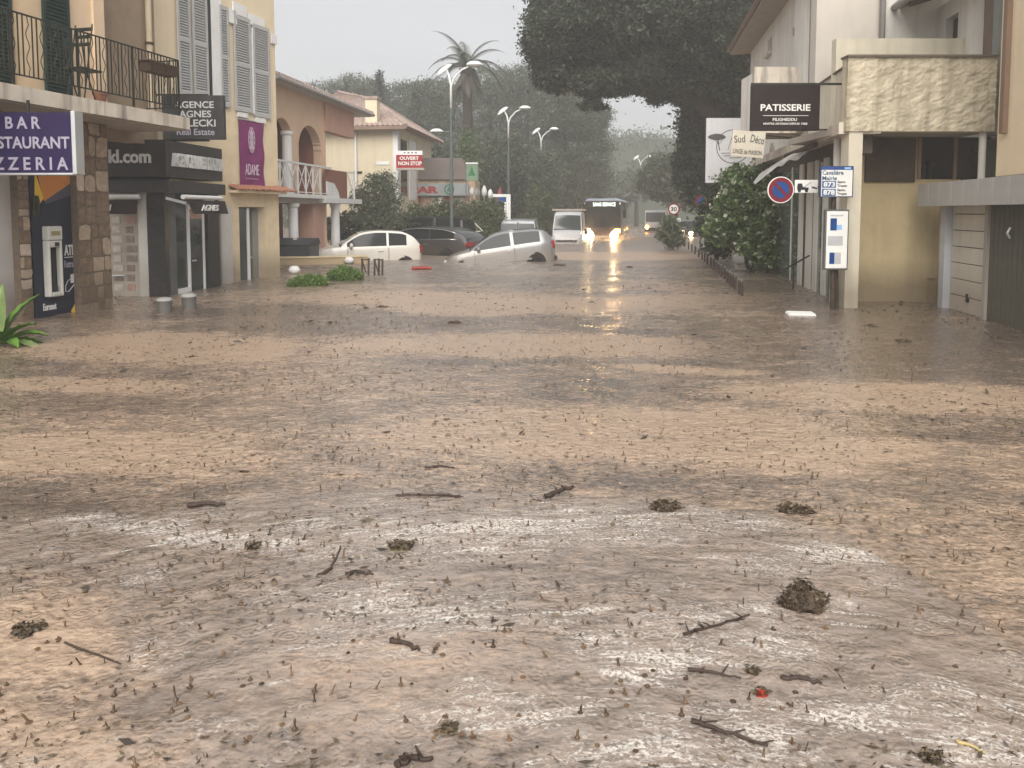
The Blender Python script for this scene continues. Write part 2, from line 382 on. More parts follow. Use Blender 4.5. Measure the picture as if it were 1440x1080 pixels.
mp = N('ShaderNodeMapping'); mp.inputs['Scale'].default_value = (1, 1.45, 1); mp.inputs['Rotation'].default_value = (0, 0, R(8)); L(ob, mp.inputs[0]); st = mp.outputs[0]
a_tan, a_foam, a_str, a_dark = attr('tan'), attr('foam'), attr('strong'), attr('dark')
speck = noise(st, 22, 5, .7); blot = noise(st, 3.0, 5, .65, .6)
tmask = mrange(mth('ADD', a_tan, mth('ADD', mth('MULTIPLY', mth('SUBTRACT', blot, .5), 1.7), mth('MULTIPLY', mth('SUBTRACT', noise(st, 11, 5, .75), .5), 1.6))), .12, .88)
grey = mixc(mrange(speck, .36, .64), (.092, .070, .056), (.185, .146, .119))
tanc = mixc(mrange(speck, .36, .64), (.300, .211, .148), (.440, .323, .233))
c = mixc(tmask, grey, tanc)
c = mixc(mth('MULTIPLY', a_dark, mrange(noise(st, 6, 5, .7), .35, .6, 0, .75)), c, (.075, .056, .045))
mid = mrange(blot, .3, .7)
fa = N('ShaderNodeAttribute'); fa.attribute_name = 'flow'; fv = fa.outputs['Vector']
veil = mth('ADD', mrange(noise(fv, 1.7, 7, .72, .8), .36, .64, 0, .75), mth('MULTIPLY', a_str, .22))
c = mixc(mth('MULTIPLY', a_foam, veil), c, (.330, .268, .226))
fl = noise(fv, 1.0, 8, .70, .5); fl2 = noise(fv, 4.5, 6, .7, .5)
th = mth('SUBTRACT', mth('ADD', fl, mth('MULTIPLY', mth('SUBTRACT', fl2, .5), .35)), mth('SUBTRACT', .615, mth('MULTIPLY', mth('MULTIPLY', a_str, a_foam), .15)))
wv_n = N('ShaderNodeTexNoise'); wv_n.inputs['Scale'].default_value = 3.5; wv_n.inputs['Detail'].default_value = 5; L(st, wv_n.inputs['Vector'])
va = N('ShaderNodeVectorMath', operation='MULTIPLY_ADD'); L(wv_n.outputs['Color'], va.inputs[0]); va.inputs[1].default_value = (.35, .35, .35); L(st, va.inputs[2])
ve = N('ShaderNodeTexVoronoi'); ve.feature = 'DISTANCE_TO_EDGE'; ve.inputs['Scale'].default_value = 11; L(va.outputs[0], ve.inputs['Vector'])
ve2 = N('ShaderNodeTexVoronoi'); ve2.feature = 'DISTANCE_TO_EDGE'; ve2.inputs['Scale'].default_value = 23; L(va.outputs[0], ve2.inputs['Vector'])
lace = mth('MAXIMUM', mrange(ve.outputs[0], .085, .02), mth('MULTIPLY', mrange(ve2.outputs[0], .10, .03), .8))
lzone = mth('MULTIPLY', mrange(mth('ADD', noise(st, 2.3, 5, .65), mth('MULTIPLY', a_str, .20)), .52, .66), mrange(fl2, .38, .55))
fmask = mth('MULTIPLY', mth('MAXIMUM', mrange(th, 0.0, .06), mth('MULTIPLY', lace, lzone)), mrange(a_foam, .35, .6))
holes = mrange(noise(ob, 62, 3, .6), .42, .52); bub = N('ShaderNodeTexVoronoi'); bub.inputs['Scale'].default_value = 75; L(ob, bub.inputs['Vector'])
fmask = mth('MULTIPLY', fmask, mth('MULTIPLY', holes, mrange(bub.outputs['Distance'], .15, .40, .45, 1)))
c = mixc(mth('MULTIPLY', fmask, .9), c, (.60, .555, .51))
sp2 = noise(ob, 55, 3, .6)
c = mixc(mrange(sp2, .66, .74, 0, .7), c, (.05, .038, .03))
L(c, p.inputs['Base Color'])
rg = N('ShaderNodeMix', data_type='FLOAT'); L(mth('MAXIMUM', tmask, fmask), rg.inputs[0]); rg.inputs[2].default_value = .05; rg.inputs[3].default_value = .30
spy = N('ShaderNodeSeparateXYZ'); L(ob, spy.inputs[0]); L(mth('ADD', rg.outputs[0], mrange(spy.outputs[1], 6, 28, 0, .27)), p.inputs['Roughness']); p.inputs['IOR'].default_value = 1.33; p.inputs['Specular IOR Level'].default_value = .9; p.inputs['Coat Weight'].default_value = .6; p.inputs['Coat IOR'].default_value = 1.33; L(mrange(spy.outputs[1], 5, 22, .06, .45), p.inputs['Coat Roughness'])
b1 = N('ShaderNodeBump'); b1.inputs['Distance'].default_value = .02; b1.inputs['Strength'].default_value = .5
vo = N('ShaderNodeTexVoronoi'); vo.inputs['Scale'].default_value = 15; L(st, vo.inputs['Vector'])
def rings(sc, k):       # rings spreading from single raindrops
    v = N('ShaderNodeTexVoronoi'); v.inputs['Scale'].default_value = sc; L(ob, v.inputs['Vector']); d = v.outputs['Distance']
    return mth('MULTIPLY', mth('SINE', mth('MULTIPLY', d, k), 0), mrange(d, .05, .55, 1, 0))
hgt = mth('ADD', mth('ADD', mth('MULTIPLY', rings(6.5, 42), .22), mth('MULTIPLY', rings(10.3, 30), .16)), mth('ADD', mth('MULTIPLY', noise(st, 13, 3, .5, .3), 1.3), mth('ADD', mth('MULTIPLY', noise(st, 40, 2, .5), .35), mth('MULTIPLY', vo.outputs['Distance'], .4))))
L(mth('ADD', hgt, mth('MULTIPLY', fmask, .25)), b1.inputs['Height']); L(b1.outputs[0], p.inputs['Normal']); L(b1.outputs[0], p.inputs['Coat Normal'])
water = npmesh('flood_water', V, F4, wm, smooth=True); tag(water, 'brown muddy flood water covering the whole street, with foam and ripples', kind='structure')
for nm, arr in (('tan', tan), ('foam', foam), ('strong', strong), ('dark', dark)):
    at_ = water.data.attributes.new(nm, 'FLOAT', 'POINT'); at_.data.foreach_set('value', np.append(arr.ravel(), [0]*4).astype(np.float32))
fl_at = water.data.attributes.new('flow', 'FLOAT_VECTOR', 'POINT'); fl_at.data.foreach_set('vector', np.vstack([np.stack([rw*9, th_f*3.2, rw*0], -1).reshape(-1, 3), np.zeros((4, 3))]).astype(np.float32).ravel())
gm = mat('street_bed', (.06, .055, .05), .9)
tag(B(-170, 170, -40, 240, -1.2, -.7).build('ground', gm), 'asphalt street bed under the flood water', kind='structure')

# ================================================================ left: bar and pizzeria building
L1 = Frame(G(155, 432), R(90 - 12.8)); OFF = -.75
rb = thing('restaurant_building', 'peach building with long iron balcony and stone clad pillars above the cash machine', 'building', L1)
sl_end = L1.x(267, 175, OFF); X0 = -6.0
zt = L1.z(200, 153, OFF); zb_ = L1.z(155, 164, OFF)
B(X0, sl_end, OFF, 1.6, zb_, zt).build('balcony_slab', stained, rb)
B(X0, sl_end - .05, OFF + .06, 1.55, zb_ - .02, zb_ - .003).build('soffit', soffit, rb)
xr0, xr1 = L1.x(145, 100), L1.x(219, 100, .4)
B(X0, xr0, 0, .35, zt + .002, 8.5).build('upper_wall', peach, rb)
B(L1.x(131, 100), xr0 + .01, -.05, .3, zt + .004, 8.5).build('pilaster', peach, rb)
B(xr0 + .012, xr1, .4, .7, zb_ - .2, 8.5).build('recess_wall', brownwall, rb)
xp = L1.x(210, 60, .3)
MB().tube([(xp, .3, zt), (xp, .3, 8.4)], .055, 10).build('downpipe', mat('cream_pipe', (.52, .43, .31), .5), rb, smooth=50)
MB().ring(xp, 0, .05, .075, -.02, .02, 12).build('pipe_bracket', rust, rb, M=L1.M @ Matrix.Translation((0, .3, L1.z(210, 61, .3))) @ Matrix.Rotation(R(90), 4, 'X') @ Matrix.Translation((0, 0, 0)))
# ground floor
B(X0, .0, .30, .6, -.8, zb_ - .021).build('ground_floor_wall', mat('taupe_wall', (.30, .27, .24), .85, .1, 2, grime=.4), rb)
B(L1.x(-40, 420, .2), L1.x(29, 420, .2), .2, .29, -.8, zb_ - .03).build('door_panel', greyp, rb)
def stone_pillar(x0, x1, y0, y1, z1, seed):
    pm = B(x0, x1, y0, y1, -.8, z1).build('pillar', mortar, rb)
    rr = random.Random(seed)
    def cell(face, u0, u1, w0, w1, d=0):
        if d < 4 and (u1-u0 > .34 or w1-w0 > .42 or (d < 2)):
            if (w1-w0) > (u1-u0) * 1.15: c = w0 + (w1-w0)*rr.uniform(.35, .65); cell(face, u0, u1, w0, c, d+1); cell(face, u0, u1, c, w1, d+1)
            else: c = u0 + (u1-u0)*rr.uniform(.35, .65); cell(face, u0, c, w0, w1, d+1); cell(face, c, u1, w0, w1, d+1)
            return
        g = .007; poly = []
        cu, cw = (u0+u1)/2, (w0+w1)/2; ru, rw = (u1-u0)/2 - g, (w1-w0)/2 - g
        for sx, sy in ((-1, -1), (-.1, -1), (1, -1), (1, .1), (1, 1), (.1, 1), (-1, 1), (-1, -.1)):
            k_c = rr.uniform(.72, 1.0) if abs(sx) == abs(sy) else rr.uniform(.88, 1.04)
            poly.append((cu + ru*(sx + (rr.uniform(-.3, .3) if abs(sx) < 1 else 0))*k_c, cw + rw*(sy + (rr.uniform(-.3, .3) if abs(sy) < 1 else 0))*k_c))
        dpt = rr.uniform(.006, .018); m = rr.choice([stoneA]*6 + [stoneB]*3 + [stoneC])
        b = MB()
        if face == 'f': b.prism(poly, y0 - dpt, y0 + .01)
        else: b.prism([(u, w) for u, w in poly], 0, dpt + .01); b.v = [(x1 - .01 + y, u, w) for (u, y, w) in b.v]
        b.build('stone', m, pm)
    k = 0; z = -.1
    while z < z1:
        z2 = min(z + rr.uniform(.45, .6), z1)
        if z1 - z2 < .15: z2 = z1
        cell('f', x0, x1, z, z2); cell('s', y0, y1, z, z2, 1); z = z2
stone_pillar(L1.x(112, 380, 0), L1.x(157, 380, 0), 0.0, .3, zb_ - .022, 3)
stone_pillar(L1.x(31, 430, .08), L1.x(47, 430, .08), .08, .29, zb_ - .022, 5)
# shutters of the upper floor
def shutter(parent, fr, x0, x1, z0, z1, y, m, ang=0.0, n=34, th=.035, hinge='l'):   # framed leaf with slanting louvres
    w = x1 - x0; s = .05
    Mx = fr.M @ Matrix.Translation((x0 if hinge == 'l' else x1, y, 0)) @ Matrix.Rotation(ang, 4, 'Z')
    a, b = (0, w) if hinge == 'l' else (-w, 0)
    f = MB().box(a, a+s, 0, th, z0, z1).box(b-s, b, 0, th, z0, z1)
    zm = z0 + (z1-z0)*.47
    for q in (z0, zm, z1 - .09): f.box(a+s, b-s, .001, th-.001, q, q+.09)
    f.box(a+s, b-s, th+.001, th+.008, z0+.05, z1-.05)
    o = f.build('shutter', m, parent, M=Mx)
    lv = MB()
    for lo, hi in ((z0+.09, zm), (zm+.09, z1-.09)):
        k = max(2, int((hi-lo)/.055))
        for i in range(k):
            c = lo + (i+.5)*(hi-lo)/k
            lv.add([(a+s, .002, c-.028), (b-s, .002, c-.028), (b-s, th-.004, c+.012), (a+s, th-.004, c+.012),
                    (a+s, .008, c-.031), (b-s, .008, c-.031), (b-s, th, c+.009), (a+s, th, c+.009)],
                   [(0,1,2,3),(7,6,5,4),(0,4,5,1),(3,2,6,7)])
    tag(lv.build('louvres', m, o, M=Mx), kind='stuff')
    return o
shutter(rb, L1, L1.x(-8, 60, -.06), L1.x(19, 60, -.06), zt + .02, zt + 2.3, -.06, green_sh)
shutter(rb, L1, L1.x(63, 60, -.06), L1.x(100, 60, -.06), zt + .02, zt + 2.3, -.06, green_sh)
B(L1.x(19.5, 60), L1.x(62.5, 60), -.012, -.002, zt + .02, zt + 2.25).build('door_pane', mat('peach_door_panel', (.66, .50, .33), .6), rb)
# balcony railing: rails, straight and wavy bars, each bar its own piece
RY = OFF + .06; xe = L1.x(251, 100, RY); ztop = L1.z(251, 84.5, RY); zbot = L1.z(251, 151, RY)
rl = MB().box(X0, xe, RY-.012, RY+.012, ztop-.02, ztop).box(X0, xe, RY-.01, RY+.01, zbot-.012, zbot+.008)
rl.box(xe-.01, xe+.01, RY, -.02, ztop-.02, ztop-.001).box(xe-.01, xe+.01, RY, -.02, zbot-.012, zbot+.007)
for k in range(6): x = xe - .012 - k*1.15; rl.box(x-.014, x+.014, RY-.014, RY+.014, zt, ztop - .021)
rail = rl.build('railing', iron, rb)
def bar_mesh(wavy):
    h0, h1 = zbot, ztop - .02
    if not wavy: return MB().box(-.007, .007, -.007, .007, h0, h1)
    return MB().tube([(.028*math.sin((q/14)*math.pi*5)*(1 if 1 < q < 13 else .3), 0, h0 + (h1-h0)*q/14) for q in range(15)], .0085, 4)
b0 = bar_mesh(False).build('bar', iron, rail); b1_ = bar_mesh(True).build('bar', iron, rail)
def put_bar(src, first, x, y):
    o = src if first else src.copy()
    if not first: COL.objects.link(o); o.parent = rail
    o.location = (x, y, 0); return o
used = {0: True, 1: True}; x = xe - .075; k = 0
while x > L1.x(-30, 60, RY):
    wv = 1 if k % 3 == 1 else 0; put_bar(b1_ if wv else b0, used[wv], x, RY); used[wv] = False; x -= .078; k += 1
for k in range(6): put_bar(b0, False, xe, RY + .1*(k+1))

# hanging sign of the bar
S1 = front(10.2); xa, xb = S1.x(-52, 200), S1.x(101.5, 200); z0, z1 = S1.z(60, 243), S1.z(60, 158)
bs = thing('hanging_sign', 'purple hanging sign reading BAR RESTAURANT PIZZERIA under the balcony', 'sign', loc=((xa+xb)/2, 10.2, z0))
B(xa, xb, 0, .16, z0, z1).build('panel', purple, bs, fr=S1)
MB().box(xb + .001, xb + .055, -.02, .18, z0-.02, z1+.02).box(xa, xb, -.01, .17, z0-.03, z0-.001).build('frame', alu, bs, fr=S1, bevel=.006)
MB().box(-6.4, -6.37, .06, .09, z1, zb_).box(-6.9, -6.87, .06, .09, z1, zb_).build('hanger', iron, bs, fr=S1)
for s, a, b, c, d in (('B A R', 9, 58, 181, 164), ('RESTAURANT', -24, 98, 209, 192), ('P I Z Z E R I A', -38, 95, 239, 221)):
    text(bs, s, S1.x(a, 200), S1.x(b, 200), S1.z(50, c), S1.z(50, d), -.002, greylet, fr=S1, bold=.02)

# cash machine panel
AF = .12
ak = thing('cash_machine', 'navy and orange cash machine panel lettered ATM between the stone pillars', 'cash machine', M=L1.M @ Matrix.Translation((L1.x(80, 440, AF), AF, 0)))
def lp(px, py, off=AF): return L1.hit(px, py, off)
xl, xr = L1.x(48, 400, AF), L1.x(112.5, 400, AF); zA = L1.z(80, 243, AF) + .2
B(xl, xr, AF, AF + .17, -.8, zA).build('panel', navy, ak, fr=L1)
B(L1.x(107, 400, AF), L1.x(108, 400, AF), AF - .003, AF + .01, -.5, L1.z(107, 300, AF)).build('seam', blackp, ak, fr=L1)
MB().prism([lp(49, 232), lp(108, 232), lp(104, 254), lp(62, 283)], AF-.004, AF-.001).build('orange_field', orange, ak, fr=L1)
MB().prism([lp(48.2, 240), lp(61, 279), lp(48.2, 296)], AF-.007, AF-.003).build('yellow_field', yellowv, ak, fr=L1)
MB().prism([lp(104, 254), lp(112, 249), lp(112, 270), lp(64, 287), lp(62, 283)], AF-.006, AF-.002).build('grey_field', slatev, ak, fr=L1)
MB().prism([lp(100, 437), lp(112, 415), lp(112, 440), lp(101, 442)], AF-.005, AF-.001).build('yellow_corner', yellowv, ak, fr=L1)
mx0, mx1 = L1.x(60, 370, AF), L1.x(80, 370, AF); mz0, mz1 = L1.z(70, 417, AF), L1.z(70, 318, AF)
mh = mz1 - mz0; atmw = mat('atm_grey_white', (.55, .54, .50), .4, .05, 4)
MB().box(mx0, mx0+.045, AF-.12, AF-.001, mz0, mz1-.2*mh).box(mx1-.045, mx1, AF-.12, AF-.001, mz0, mz1-.2*mh).box(mx0+.045, mx1-.045, AF-.119, AF-.001, mz0, mz0+.07)\
    .box(mx0, mx1, AF-.13, AF-.001, mz1-.2*mh, mz1).box(mx0+.045, mx1-.045, AF-.12, AF-.001, mz1-.30*mh, mz1-.201*mh).build('housing', atmw, ak, fr=L1, bevel=.02)
B(mx0+.046, mx1-.046, AF-.04, AF-.002, mz0+.071, mz1-.301*mh).build('screen', darkglass, ak, fr=L1)
B(mx0+.05, mx1-.05, AF-.136, AF-.131, mz1-.13*mh, mz1-.07*mh).build('label_strip', mat('label_olive', (.28, .25, .12), .5), ak, fr=L1)
B(mx0+.12, mx0+.2, AF-.126, AF-.121, mz1-.285*mh, mz1-.23*mh).build('card_slot', blackp, ak, fr=L1)
B(mx0+.09, mx1-.09, AF-.09, AF-.041, mz0+.09, mz0+.16).build('keypad', plastic, ak, fr=L1)
def ltext(par, s, a, b, c, d, m, off=AF, **k): text(par, s, L1.x(a, (c+d)/2, off), L1.x(b, (c+d)/2, off), L1.z((a+b)/2, c, off), L1.z((a+b)/2, d, off), off-.002, m, fr=L1, **k)
ltext(ak, 'ATM', 90, 106, 359, 344, white, bold=.03); ltext(ak, 'Retrait', 90, 106, 376, 366, greylet); ltext(ak, 'Euronet', 60.5, 79, 436, 426, white, bold=.02)
B(L1.x(90, 360, AF), L1.x(106, 360, AF), AF-.006, AF-.001, L1.z(98, 362, AF), L1.z(98, 361, AF)).build('underline', white, ak, fr=L1)
MB().prism([lp(99, 386), lp(107, 384), lp(107, 397), lp(99, 398)], AF-.007, AF-.002).build('card_icon', white, ak, fr=L1)
hm = MB()
pts = [lp(*q) for q in ((99, 392), (95, 395), (92, 402), (92, 410), (96, 410), (100, 405), (104, 400), (105, 396))]
for a, b in zip(pts, pts[1:]): hm.bar((a[0], AF-.005, a[1]), (b[0], AF-.005, b[1]), .013, .006)
hm.build('hand_icon', white, ak, fr=L1)
MB().tube([L1.M.inverted() @ L1.M @ Vector((L1.x(54, 300, 0), .04, z)) for z in np.linspace(L1.z(54, 305, 0), L1.z(54, 275, 0), 5)], [.05, .055, .05, .055, .04], 8).build('wall_lantern', iron, rb)

# ================================================================ left: yellow corner building with the estate agency
L2 = Frame(G(394, 388.5), R(90 - 19.4)); ZT = 9.2
yb = thing('corner_building', 'yellow rendered corner building with grey shutters and black estate agency shopfront', 'building', L2)
xL = L2.x(219, 300); zs = L2.z(380, 178)
d0, d1, dz1 = L2.x(337, 340), L2.x(373, 340), L2.z(355, 291)
MB().box(xL, d0, 0, 6, -.8, zs-.001).box(d1, 0, 0, 6, -.8, zs-.001).box(d0, d1, 0, 6, dz1, zs-.001).box(d0, d1, .55, 6, -.8, dz1).build('lower_wall', yellow, yb)
B(xL, 0, .012, 6, zs, ZT).build('upper_wall', cream_up, yb)
B(xL-.1, .3, -.3, 6.2, ZT, ZT+.25).build('roof', tile, yb)
# recessed doorway
B(d0+.01, L2.x(347, 340, .1), .1, .14, -.8, dz1-.04).build('glass_pane', shopglass, yb)
B(L2.x(347, 340, .1), L2.x(350, 340, .1), .07, .16, -.8, dz1-.02).build('door_frame', white, yb)
dr = B(L2.x(350.5, 340, .3), L2.x(359, 340, .3), .2, .26, -.8, dz1-.08).build('door', mat('grey_door', (.26, .26, .23), .5, grime=.4), yb)
B(L2.x(359, 340, .3), d1-.003, .18, .5, -.8, dz1-.01).build('reveal_panel', mat('white_reveal', (.56, .55, .53), .6, grime=.4), yb)
MB().bar((L2.x(351.5, 363, .16), .17, .52), (L2.x(354.5, 363, .16), .17, .52), .03).build('handle', alu, dr, fr=L2)
# tiled ledge: each tile a piece
ta, tb = L2.x(321, 262), L2.x(403, 268); tz = L2.z(360, 267); n = 17
prof = [(.5*math.cos(a), .5*math.sin(a)) for a in np.linspace(0, math.pi, 7)]
tw = (tb - ta)/n; tm = MB(); pr = [(c*tw*1.02, s*tw*.75) for c, s in prof] + [(c*tw*.8, s*tw*.5) for c, s in prof[::-1]]
tm.prism(pr, -.32, 0.0); tm.v = [(x, y, z + (y+.16)*.35) for x, y, z in tm.v]
ledge = B(ta, min(tb, 0), -.26, -.001, tz-.09, tz-.03).build('tile_ledge', yellow, yb)
t0 = tm.build('tile', tile, ledge)
for i in range(n):
    o = t0 if i == 0 else t0.copy()
    if i: COL.objects.link(o); o.parent = ledge
    o.location = (ta + (i+.5)*tw, random.uniform(-.015, .015), tz + .02 + random.uniform(-.008, .008))
# upper windows
def L2s(a, b, c, d, y=-.05, ang=0, hinge='l'): return shutter(yb, L2, L2.x(a, (c+d)/2, y), L2.x(b, (c+d)/2, y), L2.z((a+b)/2, c, y), L2.z((a+b)/2, d, y), y, grey_sh, ang, hinge=hinge)
L2s(331, 353.5, 157, 24); L2s(357, 380, 165, 37)
L2s(251, 269, 134, -26, -.06); L2s(272.5, 293, 134, -12, -.06); L2s(311, 323, 150, 9, -.06)
B(L2.x(297, 60), L2.x(311, 60), -.03, .0, L2.z(305, 136), L2.z(305, -20)).build('window_surround', white, yb)
B(L2.x(293, 60), L2.x(297, 60), -.006, .01, L2.z(295, 136), L2.z(295, -15)).build('window_pane', darkglass, yb)
for a, b, c, d in ((319.5, 331, 33, 14), (326, 345, 22, 6), (347, 370, 37, 23), (353.6, 357, 160, 40), (380.3, 387.5, 62, 49), (333, 347, 165, 158.5), (358, 372, 173, 166)):
    B(L2.x(a, (c+d)/2), L2.x(b, (c+d)/2), -.045, .0, L2.z((a+b)/2, c), L2.z((a+b)/2, d)).build('stone_trim', white, yb)
# plum banner
bn = thing('banner', 'plum fabric banner with white oval emblem hanging below the grey shutters', 'banner', M=L2.M @ Matrix.Translation((L2.x(354, 263), -.03, L2.z(354, 263))))
ba, bb, bz0, bz1 = L2.x(337, 215, -.03), L2.x(371, 215, -.03), L2.z(354, 261, -.03), L2.z(354, 170, -.03)
P = [[(ba + (bb-ba)*i/10 , -.03 - .018*math.sin(j*.9+i*.5)*math.sin(i*1.1), bz0 + (bz1-bz0)*j/14) for i in range(11)] for j in range(15)]
cl = MB().grid(P); cl.grid([[(x, y+.01, z) for x, y, z in r][::-1] for r in P]); cl.build('cloth', plum, bn, fr=L2, smooth=True)
MB().tube([(ba-.05, -.03, bz1), (bb+.05, -.03, bz1)], .015).build('rod', alu, bn, fr=L2)
ltext2 = lambda par, s, a, b, c, d, off, m, **k: text(par, s, L2.x(a, (c+d)/2, off), L2.x(b, (c+d)/2, off), L2.z((a+b)/2, c, off), L2.z((a+b)/2, d, off), off, m, fr=L2, **k)
lil = mat('lilac_print', (.62, .50, .60), .7)
ltext2(bn, 'ADAME', 345, 364, 246, 231, -.055, lil, bold=0); ltext2(bn, '- - - - - -', 346, 363, 252, 251, -.055, lil)
ecx, ecz = L2.x(354, 197, -.055), L2.z(354, 197, -.055); erx, erz = (L2.x(359, 197, -.055)-L2.x(349, 197, -.055))/2, (L2.z(354, 177, -.055)-L2.z(354, 217, -.055))/2
em = MB()
for k in range(10):
    a = 2*math.pi*k/10
    for rr_, q in ((.62, .30), (.25, .18)):
        cx_, cz_ = ecx + erx*rr_*math.cos(a), ecz + erz*rr_*math.sin(a)
        pts = [(cx_ + erx*q*math.cos(b), cz_ + erz*q*math.sin(b)) for b in np.linspace(0, 2*math.pi, 9)]
        for u, w in zip(pts, pts[1:]): em.bar((u[0], -.056, u[1]), (w[0], -.056, w[1]), .014, .004)
em.build('emblem', lil, bn, fr=L2)

# estate agency corner shop
CA = G(235, 417); FA = Frame((CA.x, CA.y), 0.0); CB = at(308, 300, 16.62); FS = Frame((CA.x, CA.y), math.atan2(CB.y-CA.y, CB.x-CA.x)); LS = (Vector((CB.x, CB.y))-Vector((CA.x, CA.y))).length
fz0, fz1 = FA.z(235, 249), FA.z(235, 197); gz0, gz1 = FA.z(235, 271), FA.z(235, 254); fxl = FA.x(150, 300)
ol = FS.M.inverted() @ FA.M
def shape_L(z0, z1, o):     # fascia wrapping the corner: front run and side run
    m = MB().box(fxl, o, -o, .25, z0, z1); s = MB().box(-o*.2, LS, -o, .25, z0+.001, z1-.001)
    m.add([tuple(ol.inverted() @ Vector(p)) for p in s.v], s.f); return m
shape_L(fz0, fz1, .10).build('shop_fascia', black, yb, fr=FA, label='black shop fascia with white lettering')
MB().box(fxl, .0, .05, .25, gz1, fz0-.001).build('fascia_gap', blackp, yb, fr=FA)
shape_L(gz0, gz1-.001, .16).build('lower_fascia', black, yb, fr=FA)
text(yb, 'kl.com', FA.x(157.5, 220), FA.x(216, 220), FA.z(190, 230), FA.z(190, 211), -.101, white, fr=FA, bold=.025, ext=.03)
text(yb, "AGENCE RIVES D'AZUR", .10, LS-.08, FS.z(270, 237, -.1), FS.z(262, 217, -.1), -.101, white, fr=FS, bold=.02, ext=.07)
pz1 = gz0
B(FA.x(157, 400, .1), FA.x(197, 400, .1), .1, .14, -.8, pz1).build('display_window', display, yb, fr=FA)
rp = random.Random(4)
for r_ in range(8):
    for c_ in range(2):
        px0 = 159 + c_*19; py0 = 305 + r_*13.5
        if 285 < py0 < 410: B(FA.x(px0, 350, .1), FA.x(px0 + rp.uniform(10, 15), 350, .1), .09, .099, FA.z(180, py0+9, .1), FA.z(180, py0, .1)).build('poster', rp.choice([poster1, poster1, poster2, poster3]), yb, fr=FA)
B(FA.x(157, 400, .1), FA.x(178, 400, .1), .02, .05, FA.z(180, 388, .05), FA.z(180, 386.5, .05)).build('push_bar', alu, yb, fr=FA)
B(FA.x(197, 400, .05), FA.x(209.5, 400, .05), .05, .3, -.8, pz1).build('white_jamb', mat('jamb_white', (.52, .50, .47), .6, grime=.4), yb, fr=FA)
B(FA.x(210, 400), .0, 0, .3, -.8, pz1).build('column', blackw, yb, fr=FA)
fsx = lambda px, off=0.1: FS.x(px, 350, off)
B(.001, fsx(243), .02, .3, -.8, pz1).build('column', mat('grey_glass_column', (.10, .11, .105), .2, .2, 3), yb, fr=FS)
B(fsx(243), fsx(263), .1, .13, -.8, pz1).build('shop_window', shopglass, yb, fr=FS)
da, db = fsx(263.5), fsx(286); sd = MB().box(da, da+.05, .06, .14, -.8, pz1-.2).box(db-.05, db, .06, .14, -.8, pz1-.2).box(da+.05, db-.05, .061, .139, pz1-.3, pz1-.2).box(fsx(246), da, .061, .139, -.2, .09).box(da+.05, db-.05, .062, .138, -.8, -.02).build('shop_door', white, yb, fr=FS)
B(da+.05, db-.05, .09, .11, -.02, pz1-.5).build('pane', shopglass, sd, fr=FS)
B(da+.05, db-.05, .085, .115, pz1-.5, pz1-.3).build('notice', poster3, sd, fr=FS)
MB().bar((da+.07, .03, .62), (da+.2, .03, .62), .03).build('handle', alu, sd, fr=FS)
B(fsx(287), fsx(303), .0, .4, -.8, pz1).build('column', blackw, yb, fr=FS)
B(L2.x(303.5, 350), L2.x(319, 350), -.16, -.002, -.8, L2.z(311, 290)).build('white_jamb', mat('jamb_white', (.52, .50, .47)), yb)
for (fr_, a, b, s, ta_, tb_) in ((FA, FA.x(150, 272), FA.x(203, 272), 'CKI', FA.x(150, 280), FA.x(170, 280)), (FS, FS.x(257, 275, -.4), FS.x(311, 275, -.4), 'AGNES', FS.x(283, 288, -.55), FS.x(307, 288, -.55))):
    aw = thing('awning', 'black folded awning with pale roller over the agency %s' % ('display window' if fr_ is FA else 'side door'), 'awning', M=fr_.M @ Matrix.Translation(((a+b)/2, -.1, gz0-.4)), group='agency shop awnings')
    o_ = -.30 if fr_ is FA else -.5
    MB().tube([(a, o_+.1, gz0-.08), (b, o_+.1, gz0-.08)], .045, 10).build('roller', white, aw, fr=fr_, smooth=50)
    vz = gz0-.14; MB().add([(a+.05, o_+.02, vz), (b, o_+.02, vz), (b, o_-.05, vz-.26), (a+.12, o_-.05, vz-.26), (a+.05, o_+.04, vz), (b, o_+.04, vz), (b, o_-.03, vz-.26), (a+.12, o_-.03, vz-.26)],
        [(0,3,2,1),(4,5,6,7),(0,1,5,4),(2,3,7,6),(0,4,7,3),(1,2,6,5)]).build('valance', mat('black_canvas', (.03, .022, .022), .8), aw, fr=fr_)
    for q in (a+.03, b-.05): MB().bar((q, -.05, gz0-.1), (q+.01, o_+.05, gz0-.2), .05).build('bracket', alu, aw, fr=fr_)
    text(aw, s, ta_, tb_, vz-.2, vz-.08, o_-.045, white, fr=fr_, bold=.01, shear=.2, ext=.02)
# hanging agency sign
S2 = front(15.35); ha = thing('hanging_sign', 'dark grey hanging sign reading AGENCE AGNES Real Estate beside the shutters', 'sign', loc=tuple(S2.M @ Vector((S2.x(271, 190), 0, S2.z(271, 196)))))
sa, sb, sz0, sz1 = S2.x(228, 165), S2.x(314.5, 165), S2.z(271, 196), S2.z(271, 134)
B(sa, sb, 0, .12, sz0, sz1).build('panel', black, ha, fr=S2)
MB().bar((sa, .06, sz0-.02), (sa+.9, .06, sz0-.02), .03).build('bracket', iron, ha, fr=S2); MB().bar((sa-.15, .06, sz1+.02), (sa+.9, .06, sz1+.02), .03).build('bracket', iron, ha, fr=S2)
for s, a, b, c, d in (('AGENCE', 246, 301, 152, 142.5), ('AGNES', 252, 297, 165, 155.5), ('LECKI', 264, 303, 178, 168), ('Real Estate', 248, 301, 190, 181)):
    text(ha, s, S2.x(a, 160), S2.x(b, 160), S2.z(271, c), S2.z(271, d), -.002, greylet if s[0] == 'R' else mat('sign_pale', (.50, .50, .50), .5), fr=S2, bold=.015)

